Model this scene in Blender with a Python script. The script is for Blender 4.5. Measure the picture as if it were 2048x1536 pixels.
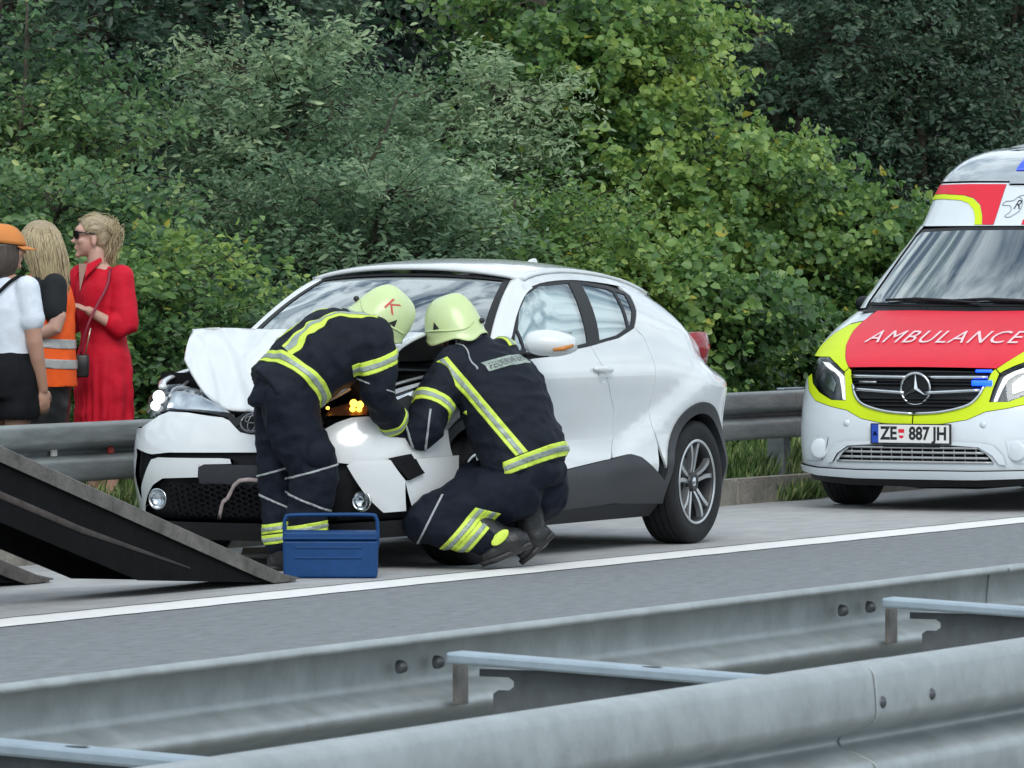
import bpy, bmesh, math, random
import numpy as np
from mathutils import Vector, Matrix, noise
from mathutils.geometry import delaunay_2d_cdt

for o in list(bpy.data.objects):
    bpy.data.objects.remove(o, do_unlink=True)
scene = bpy.context.scene
C = scene.collection
R = math.radians

# ------------------------------------------------------------------ camera
# world: +X runs along the motorway (away from the viewer), +Y across it
# towards the wood, metres, asphalt at z = 0
YAW = math.atan2(6076.0, 12000.0)
PITCH = math.atan2(238.0, 12000.0)
cam_data = bpy.data.cameras.new("camera")
cam = bpy.data.objects.new("camera", cam_data)
C.objects.link(cam)
cam.location = (0, 0, 1.54)
cam.rotation_euler = (math.pi / 2 - PITCH, 0, YAW - math.pi / 2)
cam_data.sensor_width = 36.0
cam_data.lens = 36.0 * 12000.0 / 2048.0
cam_data.clip_start = 0.5
cam_data.clip_end = 2000
cam_data.dof.use_dof = True
cam_data.dof.focus_distance = 31.5
cam_data.dof.aperture_fstop = 48
scene.camera = cam

# ------------------------------------------------------------------ sky, sun, exposure
SUN_EL, SUN_AZ = R(40), R(212)          # azimuth: direction the light comes from, from +X towards +Y
world = bpy.data.worlds.new("World")
scene.world = world
world.use_nodes = True
wn, wl = world.node_tree.nodes, world.node_tree.links
wn.clear()
w_out = wn.new("ShaderNodeOutputWorld")
w_bg = wn.new("ShaderNodeBackground")
w_bg.inputs["Strength"].default_value = 0.118
w_sky = wn.new("ShaderNodeTexSky")
w_sky.sky_type = 'NISHITA'
w_sky.sun_disc = False
w_sky.sun_elevation = SUN_EL
w_sky.sun_rotation = math.pi / 2 - SUN_AZ
w_co = wn.new("ShaderNodeTexCoord")
w_map = wn.new("ShaderNodeMapping")
w_map.inputs["Scale"].default_value = (1.0, 2.4, 1.6)
w_map.inputs["Rotation"].default_value = (0, 0, 0.5)
w_noise = wn.new("ShaderNodeTexNoise")
w_noise.inputs["Scale"].default_value = 5.5
w_noise.inputs["Detail"].default_value = 9
w_noise.inputs["Roughness"].default_value = 0.62
w_noise.inputs["Distortion"].default_value = 0.7
w_ramp = wn.new("ShaderNodeValToRGB")
w_ramp.color_ramp.elements[0].position = 0.41
w_ramp.color_ramp.elements[0].color = (1.5, 2.1, 2.8, 1)
w_ramp.color_ramp.elements[1].position = 0.58
w_ramp.color_ramp.elements[1].color = (10.4, 11.3, 11.7, 1)
w_mix = wn.new("ShaderNodeMixRGB")
w_mix.inputs["Fac"].default_value = 0.82
wl.new(w_co.outputs["Generated"], w_map.inputs["Vector"])
wl.new(w_map.outputs[0], w_noise.inputs["Vector"])
wl.new(w_noise.outputs["Fac"], w_ramp.inputs["Fac"])
wl.new(w_sky.outputs[0], w_mix.inputs["Color1"])
wl.new(w_ramp.outputs[0], w_mix.inputs["Color2"])
wl.new(w_mix.outputs[0], w_bg.inputs["Color"])
wl.new(w_bg.outputs[0], w_out.inputs["Surface"])

sun_data = bpy.data.lights.new("sun", 'SUN')
sun = bpy.data.objects.new("sun", sun_data)
C.objects.link(sun)
sun_data.energy = 1.15
sun_data.angle = R(30)
sun_data.color = (1.0, 0.97, 0.93)
sdir = Vector((math.cos(SUN_EL) * math.cos(SUN_AZ), math.cos(SUN_EL) * math.sin(SUN_AZ), math.sin(SUN_EL)))
sun.rotation_euler = sdir.to_track_quat('Z', 'Y').to_euler()

vs = scene.view_settings
vs.view_transform = 'Standard'
vs.look = 'None'
vs.exposure = 0.46
vs.gamma = 1.0
vs.use_curve_mapping = False
scene.cycles.use_denoising = True
scene.cycles.max_bounces = 6
scene.cycles.diffuse_bounces = 3
scene.cycles.glossy_bounces = 3
scene.cycles.transmission_bounces = 4
scene.cycles.transparent_max_bounces = 10

# ------------------------------------------------------------------ materials
MATS = {}
def mat(name, col, rough=0.5, metal=0.0, var=0.0, vscale=8.0, bump=0.0, bscale=60.0,
        spec=0.5, coat=0.0, emit=None, estr=0.0, col2=None, stretch=(1, 1, 1), rvar=0.0, alpha=1.0):
    """Principled material, its colour broken up by noise between col and col2."""
    if name in MATS:
        return MATS[name]
    m = bpy.data.materials.new(name)
    m.use_nodes = True
    n, l = m.node_tree.nodes, m.node_tree.links
    p = n["Principled BSDF"]
    p.inputs["Base Color"].default_value = (*col, 1)
    p.inputs["Roughness"].default_value = rough
    p.inputs["Metallic"].default_value = metal
    p.inputs["Specular IOR Level"].default_value = spec
    p.inputs["Coat Weight"].default_value = coat
    p.inputs["Coat Roughness"].default_value = 0.04
    p.inputs["Alpha"].default_value = alpha
    if emit:
        p.inputs["Emission Color"].default_value = (*emit, 1)
        p.inputs["Emission Strength"].default_value = estr
    if var or col2 or bump or rvar:
        tc = n.new("ShaderNodeTexCoord")
        mp = n.new("ShaderNodeMapping")
        mp.inputs["Scale"].default_value = stretch
        l.new(tc.outputs["Object"], mp.inputs["Vector"])
    if var or col2 or rvar:
        t = n.new("ShaderNodeTexNoise")
        t.inputs["Scale"].default_value = vscale
        t.inputs["Detail"].default_value = 6
        t.inputs["Roughness"].default_value = 0.65
        l.new(mp.outputs[0], t.inputs["Vector"])
        r = n.new("ShaderNodeValToRGB")
        c2 = col2 if col2 else tuple(min(1, c * (1 + var)) for c in col)
        c1 = col if col2 else tuple(c * (1 - var) for c in col)
        r.color_ramp.elements[0].position = 0.32
        r.color_ramp.elements[0].color = (*c1, 1)
        r.color_ramp.elements[1].position = 0.68
        r.color_ramp.elements[1].color = (*c2, 1)
        l.new(t.outputs["Fac"], r.inputs["Fac"])
        l.new(r.outputs[0], p.inputs["Base Color"])
        if rvar:
            mr = n.new("ShaderNodeMapRange")
            mr.inputs["To Min"].default_value = max(0, rough - rvar)
            mr.inputs["To Max"].default_value = min(1, rough + rvar)
            l.new(t.outputs["Fac"], mr.inputs["Value"])
            l.new(mr.outputs[0], p.inputs["Roughness"])
    if bump:
        b = n.new("ShaderNodeTexNoise")
        b.inputs["Scale"].default_value = bscale
        b.inputs["Detail"].default_value = 5
        l.new(mp.outputs[0], b.inputs["Vector"])
        bp = n.new("ShaderNodeBump")
        bp.inputs["Strength"].default_value = bump
        bp.inputs["Distance"].default_value = 0.02
        l.new(b.outputs["Fac"], bp.inputs["Height"])
        l.new(bp.outputs[0], p.inputs["Normal"])
    MATS[name] = m
    return m

def glass_mat(name, tint=(0.75, 0.85, 0.85), r0=0.1, see=0.75):
    """Thin pane: mirror more at a slant, the rest let through, tinted."""
    if name in MATS:
        return MATS[name]
    m = bpy.data.materials.new(name)
    m.use_nodes = True
    n, l = m.node_tree.nodes, m.node_tree.links
    n.clear()
    out = n.new("ShaderNodeOutputMaterial")
    lw = n.new("ShaderNodeLayerWeight"); lw.inputs["Blend"].default_value = 0.5
    pw = n.new("ShaderNodeMath"); pw.operation = 'POWER'; pw.inputs[1].default_value = 4.5
    fr = n.new("ShaderNodeMapRange"); fr.inputs["To Min"].default_value = r0
    l.new(lw.outputs["Facing"], pw.inputs[0]); l.new(pw.outputs[0], fr.inputs["Value"])
    gl = n.new("ShaderNodeBsdfGlossy"); gl.inputs["Roughness"].default_value = 0.015
    gl.inputs["Color"].default_value = (0.92, 0.98, 1, 1)
    tr = n.new("ShaderNodeBsdfTransparent"); tr.inputs["Color"].default_value = (*[c * see for c in tint], 1)
    mx = n.new("ShaderNodeMixShader")
    l.new(fr.outputs[0], mx.inputs[0]); l.new(tr.outputs[0], mx.inputs[1]); l.new(gl.outputs[0], mx.inputs[2])
    l.new(mx.outputs[0], out.inputs["Surface"])
    MATS[name] = m
    return m

# ------------------------------------------------------------------ object helpers
def tag(o, label=None, cat=None, group=None, kind=None):
    if label: o["label"] = label
    if cat: o["category"] = cat
    if group: o["group"] = group
    if kind: o["kind"] = kind
    return o

def empty(name, loc=(0, 0, 0), rz=0.0):
    o = bpy.data.objects.new(name, None)
    o.empty_display_size = 0.2
    C.objects.link(o)
    o.location = loc
    o.rotation_euler = (0, 0, rz)
    return o

def mk(name, verts, faces, material, parent=None, smooth=False, loc=(0, 0, 0)):
    me = bpy.data.meshes.new(name)
    me.from_pydata([tuple(v) for v in verts], [], [tuple(f) for f in faces])
    me.materials.append(material)
    if smooth:
        me.polygons.foreach_set("use_smooth", [True] * len(me.polygons))
    me.update()
    o = bpy.data.objects.new(name, me)
    C.objects.link(o)
    o.location = loc
    if parent: o.parent = parent
    return o

def from_bm(name, bm, material, parent=None, smooth=False, loc=(0, 0, 0), normals=True):
    if normals:
        bmesh.ops.recalc_face_normals(bm, faces=bm.faces[:])
    me = bpy.data.meshes.new(name)
    bm.to_mesh(me); bm.free()
    me.materials.append(material)
    if smooth:
        me.polygons.foreach_set("use_smooth", [True] * len(me.polygons))
    o = bpy.data.objects.new(name, me)
    C.objects.link(o)
    o.location = loc
    if parent: o.parent = parent
    return o

def share(o, name, loc, parent=None, rot=None, scale=None):
    c = o.copy()
    c.name = name
    C.objects.link(c)
    c.location = loc
    if parent is not None: c.parent = parent
    if rot is not None: c.rotation_euler = rot
    if scale is not None: c.scale = scale
    return c

def bevel_mod(o, w=0.004, seg=2, angle=40):
    b = o.modifiers.new("bevel", 'BEVEL')
    b.width = w; b.segments = seg; b.limit_method = 'ANGLE'; b.angle_limit = R(angle)
    return o

def bake(o):
    """Replace an object's mesh by its evaluated (modified) mesh."""
    dg = bpy.context.evaluated_depsgraph_get()
    me = bpy.data.meshes.new_from_object(o.evaluated_get(dg))
    old = o.data
    o.modifiers.clear()
    o.data = me
    bpy.data.meshes.remove(old)
    return o

def bm_box(bm, c, s, rot=None):
    r = bmesh.ops.create_cube(bm, size=1.0)
    M = Matrix.Translation(c)
    if rot is not None: M = M @ rot.to_4x4()
    M = M @ Matrix.Diagonal((*s, 1))
    bmesh.ops.transform(bm, matrix=M, verts=r["verts"])
    return r["verts"]

def box(name, c, s, material, parent=None, bev=0.0, rot=None):
    bm = bmesh.new()
    bm_box(bm, (0, 0, 0), s, rot)
    o = from_bm(name, bm, material, parent, loc=c)
    if bev: bevel_mod(o, bev)
    return o

def frame_of(d):
    d = d.normalized()
    a = Vector((0, 0, 1)) if abs(d.z) < 0.9 else Vector((1, 0, 0))
    u = d.cross(a).normalized()
    return u, d.cross(u).normalized()

def bm_tube(bm, pts, rads, seg=10, caps=True, flat=None):
    """Tube through points with a radius each; flat=(vector, k) squashes it along a vector."""
    pts = [Vector(p) for p in pts]
    rings = []
    u = None
    for i, p in enumerate(pts):
        d = (pts[min(i + 1, len(pts) - 1)] - pts[max(i - 1, 0)])
        if d.length < 1e-9: d = Vector((0, 0, 1))
        d.normalize()
        if u is None:
            u, v = frame_of(d)
        else:
            u = (u - d * u.dot(d)).normalized()
            v = d.cross(u)
        r = rads[i] if hasattr(rads, '__len__') else rads
        ring = []
        for k in range(seg):
            a = 2 * math.pi * k / seg
            off = (u * math.cos(a) + v * math.sin(a)) * r
            if flat is not None:
                f = Vector(flat[0]).normalized()
                off -= f * off.dot(f) * (1 - flat[1])
            ring.append(bm.verts.new(p + off))
        rings.append(ring)
    for a, b in zip(rings[:-1], rings[1:]):
        for k in range(seg):
            bm.faces.new((a[k], a[(k + 1) % seg], b[(k + 1) % seg], b[k]))
    if caps:
        bm.faces.new(rings[0][::-1]); bm.faces.new(rings[-1])
    return rings

def tube(name, pts, rads, material, parent=None, seg=10, flat=None, loc=(0, 0, 0)):
    bm = bmesh.new()
    bm_tube(bm, pts, rads, seg, True, flat)
    return from_bm(name, bm, material, parent, smooth=True, loc=loc)

def spline(pts, n):
    """Catmull-Rom through points (any dimension), n samples per span."""
    P = [np.array(p, float) for p in pts]
    P = [2 * P[0] - P[1]] + P + [2 * P[-1] - P[-2]]
    out = []
    for i in range(1, len(P) - 2):
        for k in range(n):
            t = k / n
            a, b, c, d = P[i - 1], P[i], P[i + 1], P[i + 2]
            out.append(0.5 * ((2 * b) + (c - a) * t + (2 * a - 5 * b + 4 * c - d) * t * t + (-a + 3 * b - 3 * c + d) * t ** 3))
    out.append(P[-2])
    return out

def extrude_profile(name, prof, path_a, path_b, material, parent=None, smooth=True, thick=0.0):
    """Open profile [(y, z)] swept along X from path_a to path_b (x values)."""
    vs_, fs = [], []
    n = len(prof)
    L = (path_a, path_a + .003, path_a + .02, path_b - .02, path_b - .003, path_b)
    for x in L:
        vs_ += [(x, y, z) for y, z in prof]
    for j in range(len(L) - 1):
        for i in range(n - 1):
            fs.append((j * n + i, j * n + i + 1, (j + 1) * n + i + 1, (j + 1) * n + i))
    o = mk(name, vs_, fs, material, parent, smooth)
    if thick:
        s = o.modifiers.new("solid", 'SOLIDIFY'); s.thickness = thick; s.offset = 0
    return o

def interp(x, tab):
    """Smooth (monotone-ish cubic) lookup in a table of (x, value)."""
    if x <= tab[0][0]: return tab[0][1]
    if x >= tab[-1][0]: return tab[-1][1]
    for i in range(len(tab) - 1):
        x0, y0 = tab[i]; x1, y1 = tab[i + 1]
        if x <= x1:
            t = (x - x0) / (x1 - x0)
            m0 = (y1 - tab[i - 1][1]) / (x1 - tab[i - 1][0]) if i > 0 else (y1 - y0) / (x1 - x0)
            m1 = (tab[i + 2][1] - y0) / (tab[i + 2][0] - x0) if i + 2 < len(tab) else (y1 - y0) / (x1 - x0)
            h = x1 - x0
            return ((2 * t ** 3 - 3 * t * t + 1) * y0 + (t ** 3 - 2 * t * t + t) * h * m0
                    + (-2 * t ** 3 + 3 * t * t) * y1 + (t ** 3 - t * t) * h * m1)

def sstep(a, b, x):
    t = min(1, max(0, (x - a) / (b - a)))
    return t * t * (3 - 2 * t)

def densify(poly, step):
    out = []
    for i in range(len(poly)):
        a, b = poly[i], poly[(i + 1) % len(poly)]
        L = math.hypot(b[0] - a[0], b[1] - a[1])
        k = max(1, int(math.ceil(L / step)))
        for j in range(k):
            t = j / k
            out.append((a[0] + (b[0] - a[0]) * t, a[1] + (b[1] - a[1]) * t))
    return out

def rounded(poly, r, n=4):
    """Round the corners of a 2-D polygon."""
    out = []
    N = len(poly)
    for i in range(N):
        p = np.array(poly[i], float); a = np.array(poly[i - 1], float); b = np.array(poly[(i + 1) % N], float)
        la, lb = np.linalg.norm(a - p), np.linalg.norm(b - p)
        q = min(r, 0.45 * la, 0.45 * lb)
        s, e = p + (a - p) / la * q, p + (b - p) / lb * q
        for k in range(n + 1):
            t = k / n
            out.append(tuple((1 - t) ** 2 * s + 2 * t * (1 - t) * p + t * t * e))
    return out

def inset(poly, d):
    """Shrink a simple polygon by d (per-vertex bisector)."""
    N = len(poly)
    area = sum(poly[i][0] * poly[(i + 1) % N][1] - poly[(i + 1) % N][0] * poly[i][1] for i in range(N))
    s = 1 if area > 0 else -1
    out = []
    for i in range(N):
        a, p, b = (np.array(poly[(i + k) % N], float) for k in (-1, 0, 1))
        e1 = (p - a) / (np.linalg.norm(p - a) + 1e-9); e2 = (b - p) / (np.linalg.norm(b - p) + 1e-9)
        n1 = np.array((-e1[1], e1[0])) * s; n2 = np.array((-e2[1], e2[0])) * s
        m = n1 + n2
        k = d / max(0.4, (1 + n1.dot(n2)) / 1.0 * 1.0)
        out.append(tuple(p + m * k))
    return out

def panel(name, poly, surf, material, parent, off=0.0, thick=0.012, step=0.05, gap=0.0, flip=1, holes=()):
    """A sheet of outline poly (2-D), laid on surf(a, b) -> point, with edges turned in by thick.
    flip = 1/-1 picks the outer side of the surface."""
    if gap: poly = inset(poly, gap)
    ring = densify(poly, step)
    xs = [p[0] for p in ring]; ys = [p[1] for p in ring]
    pts = list(ring)
    nb = len(ring)
    def inside(x, y):
        c = False
        j = nb - 1
        for i in range(nb):
            if (ring[i][1] > y) != (ring[j][1] > y) and x < (ring[j][0] - ring[i][0]) * (y - ring[i][1]) / (ring[j][1] - ring[i][1]) + ring[i][0]:
                c = not c
            j = i
        return c
    def inside_of(q, x, y):
        c = False
        for i in range(len(q)):
            a, b = q[i], q[i - 1]
            if (a[1] > y) != (b[1] > y) and x < (b[0] - a[0]) * (y - a[1]) / (b[1] - a[1]) + a[0]:
                c = not c
        return c
    hr_ = [densify(h_, step) for h_ in holes]
    ra = np.array(ring + [q for h_ in hr_ for q in h_])
    gx = np.arange(min(xs) + step / 2, max(xs), step); gy = np.arange(min(ys) + step / 2, max(ys), step)
    for x in gx:
        for y in gy:
            if inside(x, y) and not any(inside_of(h_, x, y) for h_ in hr_) and np.min((ra[:, 0] - x) ** 2 + (ra[:, 1] - y) ** 2) > (step * 0.4) ** 2:
                pts.append((x, y))
    ed = [(i, (i + 1) % nb) for i in range(nb)]
    for h_ in hr_:
        k0 = len(pts); pts += h_
        ed += [(k0 + i, k0 + (i + 1) % len(h_)) for i in range(len(h_))]
    res = delaunay_2d_cdt([Vector(p) for p in pts], ed, [], 1, 1e-6)
    v2, edges, faces = res[0], res[1], res[2]
    if hr_:
        faces = [f for f in faces if not any(inside_of(h_, sum(v2[i][0] for i in f) / len(f), sum(v2[i][1] for i in f) / len(f)) for h_ in hr_)]
    e = 1e-3
    V, Nn = [], []
    for p in v2:
        q = Vector(surf(p[0], p[1]))
        du = Vector(surf(p[0] + e, p[1])) - Vector(surf(p[0] - e, p[1]))
        dv = Vector(surf(p[0], p[1] + e)) - Vector(surf(p[0], p[1] - e))
        n = du.cross(dv)
        n = n.normalized() * flip if n.length > 1e-12 else Vector((0, 0, 1))
        V.append(q + n * off); Nn.append(n)
    cnt = {}
    for f in faces:
        for i in range(len(f)):
            k = (f[i], f[(i + 1) % len(f)])
            cnt[k] = cnt.get(k, 0) + 1
    bnd = [k for k in cnt if (k[1], k[0]) not in cnt]
    n0 = len(V)
    F = [tuple(f) if flip > 0 else tuple(f)[::-1] for f in faces]
    NN = list(Nn)
    if thick:
        m1, m2 = {}, {}
        for k in bnd:
            for i in k:
                if i not in m1:
                    m1[i] = len(V); V.append(V[i] - Nn[i] * 0.0); NN.append(None)
                    m2[i] = len(V); V.append(V[i] - Nn[i] * thick); NN.append(None)
        for a, b in bnd:
            q = (m1[b], m1[a], m2[a], m2[b])
            F.append(q if flip > 0 else q[::-1])
            A, B = V[a], V[b]
            rn = (B - A).cross(Nn[a]).normalized()
            for i in (a, b):
                for mm in (m1, m2):
                    j = mm[i]
                    NN[j] = rn if NN[j] is None else (NN[j] + rn)
    o = mk(name, V, F, material, parent, smooth=True)
    o.data.normals_split_custom_set_from_vertices([tuple((n if n is not None and n.length > 1e-9 else Vector((0, 0, 1))).normalized()) for n in NN])
    return o

def loft_grid(name, rows, material, parent=None, close=False, smooth=True):
    n = len(rows[0])
    V = [p for r in rows for p in r]
    F = []
    for i in range(len(rows) - 1):
        for k in range(n - (0 if close else 1)):
            F.append((i * n + k, i * n + (k + 1) % n, (i + 1) * n + (k + 1) % n, (i + 1) * n + k))
    return mk(name, V, F, material, parent, smooth)

def text_mesh(body, size, extrude=0.0, shear=0.0, space=1.0, bold=0.0):
    """Mesh data (verts, faces) of a line of lettering, centred, in the x/y plane."""
    cu = bpy.data.curves.new("lettering", 'FONT')
    cu.body = body; cu.size = size; cu.align_x = 'CENTER'; cu.align_y = 'CENTER'
    cu.extrude = extrude; cu.shear = shear; cu.space_character = space
    cu.resolution_u = 3
    cu.offset = bold
    ob = bpy.data.objects.new("lettering", cu)
    C.objects.link(ob)
    dg = bpy.context.evaluated_depsgraph_get()
    me = bpy.data.meshes.new_from_object(ob.evaluated_get(dg))
    bm = bmesh.new(); bm.from_mesh(me)
    bmesh.ops.triangulate(bm, faces=bm.faces[:])
    V = [v.co.copy() for v in bm.verts]; F = [[v.index for v in f.verts] for f in bm.faces]
    bm.free()
    bpy.data.objects.remove(ob); bpy.data.curves.remove(cu); bpy.data.meshes.remove(me)
    return V, F

def at_ground(*p): return Vector(p)

# ------------------------------------------------------------------ ground, carriageways, kerb
m_soil = mat("soil", (0.055, 0.05, 0.032), 0.95, var=0.35, vscale=3, bump=0.6, bscale=25)
m_asphalt = mat("asphalt", (0.195, 0.210, 0.218), 0.85, var=0.20, vscale=16, bump=0.5, bscale=110, stretch=(0.45, 1, 1))
m_shoulder = mat("shoulder_asphalt", (0.37, 0.375, 0.375), 0.85, var=0.16, vscale=6, bump=0.4, bscale=110, stretch=(0.4, 1, 1))
m_line = mat("road_paint", (0.80, 0.80, 0.78), 0.6, var=0.08, vscale=14, bump=0.1, bscale=150)
m_tar = mat("tar_joint", (0.035, 0.033, 0.032), 0.7, var=0.3, vscale=20)
m_gravel = mat("median_gravel", (0.26, 0.24, 0.2), 0.95, var=0.35, vscale=30, bump=0.8, bscale=90)
m_kerb = mat("kerb_concrete", (0.25, 0.235, 0.205), 0.9, var=0.3, vscale=6, bump=0.5, bscale=45)

def ground_z(x, y):
    """Height of the land beyond the kerb: a level verge, then a rise into the wood."""
    h = 0.13 + 0.9 * sstep(18.5, 27, y) + 9.0 * sstep(30, 62, y)
    return h + 0.04 * noise.noise(Vector((x * 0.4, y * 0.4, 0)))

bm = bmesh.new()
xs = [-600, -150, -40] + list(np.arange(-10, 71, 3.0)) + [110, 250, 700]
ys = [16.27, 16.6, 17.2, 18, 19, 20.5, 22, 24, 26, 29, 33, 38, 44, 50, 58, 90, 250, 700]
g = [[bm.verts.new((x, y, ground_z(x, y) if y > 16.3 else 0.13)) for y in ys] for x in xs]
for i in range(len(xs) - 1):
    for j in range(len(ys) - 1):
        bm.faces.new((g[i][j], g[i + 1][j], g[i + 1][j + 1], g[i][j + 1]))
m_floor = mat("forest_floor", (0.016, 0.020, 0.012), 0.95, var=.45, vscale=4, bump=.6, bscale=20, spec=.1)
tag(from_bm("terrain", bm, m_floor, smooth=True), kind="structure")

def sheet(name, x0, x1, y0, y1, z, m, nx=1):
    V, F = [], []
    for i in range(nx + 1):
        x = x0 + (x1 - x0) * i / nx
        V += [(x, y0, z), (x, y1, z)]
        if i: F.append((2 * i - 2, 2 * i, 2 * i + 1, 2 * i - 1))
    return tag(mk(name, V, F, m), kind="structure")

sheet("ground", -700, 900, -400, 16.4, -0.03, m_soil)
sheet("near_carriageway", -700, 900, -6.0, 4.1, -0.004, m_asphalt)
sheet("median_strip", -700, 900, 4.1, 6.35, -0.006, m_gravel)
sheet("far_carriageway", -700, 900, 6.35, 13.74, 0.0, m_asphalt)
sheet("hard_shoulder", -700, 900, 13.74, 16.12, 0.0, m_shoulder)
sheet("joint_line", -700, 900, 13.755, 13.775, 0.004, m_tar)
# painted edge line, its borders slightly ragged
rnd = random.Random(5)
V, F = [], []
X = np.concatenate(([-600, 5], np.arange(15, 60, 0.16), [80, 900]))
for i, x in enumerate(X):
    V += [(x, 13.435 + rnd.uniform(-.008, .008), 0.004), (x, 13.735 + rnd.uniform(-.008, .008), 0.004)]
    if i: F.append((2 * i - 2, 2 * i, 2 * i + 1, 2 * i - 1))
tag(mk("edge_line", V, F, m_line), kind="structure")

# kerb stones, one by one
kerb = empty("kerb", (0, 0, 0)); tag(kerb, kind="structure")
def kerb_stone(seed):
    bm = bmesh.new()
    vs_ = bm_box(bm, (0, 0, 0), (0.992, 0.16, 0.30))
    bmesh.ops.bevel(bm, geom=bm.edges[:], offset=0.014, segments=2, affect='EDGES')
    for v in bm.verts:
        v.co += noise.noise_vector(v.co * 5 + Vector((seed * 9, 0, 0))) * 0.006
    return from_bm("kerb_stone", bm, m_kerb, kerb)
ks = [kerb_stone(i) for i in range(4)]
r = random.Random(3)
for i in range(44):
    loc = (12.5 + i, 16.18 + r.uniform(-.006, .006), 0.012 + r.uniform(-.006, .006))
    if i < 4:
        o = ks[i]; o.location = loc
    else:
        o = share(ks[r.randrange(4)], "kerb_stone", loc)
    o.rotation_euler = (0, 0, r.choice((0, math.pi)) + r.uniform(-.004, .004))

# ------------------------------------------------------------------ guard rails
m_galv = mat("galvanised_steel", (0.38, 0.415, 0.42), 0.5, metal=0.5, var=0.16, vscale=11, rvar=0.14, stretch=(.9, 1, .75), bump=0.08, bscale=40)
m_galv_far = mat("weathered_galvanised_steel", (0.26, 0.285, 0.285), 0.55, metal=0.45, var=0.24, vscale=7, rvar=0.1, stretch=(0.5, 1, 3))
m_galv_new = mat("bright_galvanised_steel", (0.36, 0.44, 0.50), 0.45, metal=0.55, var=0.12, vscale=14)
m_webp = mat("shade_painted_galvanised_steel", (0.13, 0.145, 0.155), 0.6, metal=.4, var=.2, vscale=12)  # web plates: shade below the spacer bar is put into the steel colour
m_bolt = mat("dark_bolt_steel", (0.10, 0.11, 0.115), 0.5, metal=0.6, var=0.2, vscale=40)
m_rust = mat("stained_steel", (0.20, 0.19, 0.175), 0.6, metal=0.3, var=0.25, vscale=25)

WPROF = [(.018, -.016), (.020, -.005), (.027, 0.0), (.056, -.003), (.066, -.007), (.073, -.014), (.077, -.024), (.081, -.060), (.083, -.095),
         (.081, -.107), (.075, -.115), (.064, -.121), (.018, -.139), (.006, -.145), (0.0, -.155), (.006, -.165), (.018, -.171), (.064, -.189),
         (.075, -.195), (.081, -.203), (.083, -.215), (.081, -.250), (.077, -.286), (.073, -.296), (.066, -.303), (.056, -.307), (.027, -.310), (.020, -.305), (.018, -.294)]

def w_beam(x0, x1, y, top, side, m, parent, lift=0.0):
    prof = [(y + side * (d + lift), top + z) for d, z in WPROF]
    return extrude_profile("rail_beam", prof, x0, x1, m, parent, True, 0.004)

def bolt_head(parent, loc, m=m_bolt, r=0.0135, d=0.012, axis_y=-1):
    bm = bmesh.new()
    prof = [(r, 0), (r * .95, d * .45), (r * .7, d * .85), (0.001, d)]
    seg = 12
    rings = []
    for rr, h in prof:
        rings.append([bm.verts.new((rr * math.cos(2 * math.pi * k / seg), axis_y * h, rr * math.sin(2 * math.pi * k / seg))) for k in range(seg)])
    for a, b in zip(rings[:-1], rings[1:]):
        for k in range(seg):
            bm.faces.new((a[k], a[(k + 1) % seg], b[(k + 1) % seg], b[k]))
    return from_bm("bolt", bm, m, parent, smooth=True, loc=loc)

# far rail along the wood
fr = empty("guard_rail", (0, 16.3, 0))
tag(fr, "weathered grey double-wave guard rail along the verge behind the white car", "guard rail")
for k in range(11):
    x0 = 12.2 + k * 4.0
    w_beam(x0, x0 + 4.10, 0.0, 0.712, -1, m_galv_far, fr, lift=0.0 if k % 2 else 0.005)
def post(x, parent, y, h, m):
    bm = bmesh.new()
    prof = [(-.05, -.06), (.05, -.06), (.05, -.054), (-.044, -.054), (-.044, .054), (.05, .054), (.05, .06), (-.05, .06)]
    a = [bm.verts.new((px, py, -0.02)) for px, py in prof]; b = [bm.verts.new((px, py, h)) for px, py in prof]
    n = len(prof)
    for i in range(n): bm.faces.new((a[i], a[(i + 1) % n], b[(i + 1) % n], b[i]))
    bm.faces.new(a[::-1]); bm.faces.new(b)
    return from_bm("post", bm, m, parent, loc=(x, y, 0.0))
p0 = post(0, fr, 0.075, 0.69, m_galv_far)
p0.location.x = 36.25
for x in (20.25, 24.25, 28.25, 32.25, 40.25, 44.25, 48.25):
    share(p0, "post", (x, 0.075, 0))
# reflector tabs and the pale bar lying on top of the rail
m_refl_w = mat("white_reflector", (0.75, 0.74, 0.68), 0.3)
m_refl_r = mat("red_reflector", (0.62, 0.06, 0.05), 0.3)
for x, m in ((26.84, m_refl_w), (27.42, m_refl_r)):
    o = box("reflector", (x, -0.03, 0.712 - .153), (0.045, 0.02, 0.036), m, fr, 0.005)
box("splice_plate", (36.3, 0.01, 0.722), (0.34, 0.05, 0.012), m_galv_new, fr, 0.003)

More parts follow.
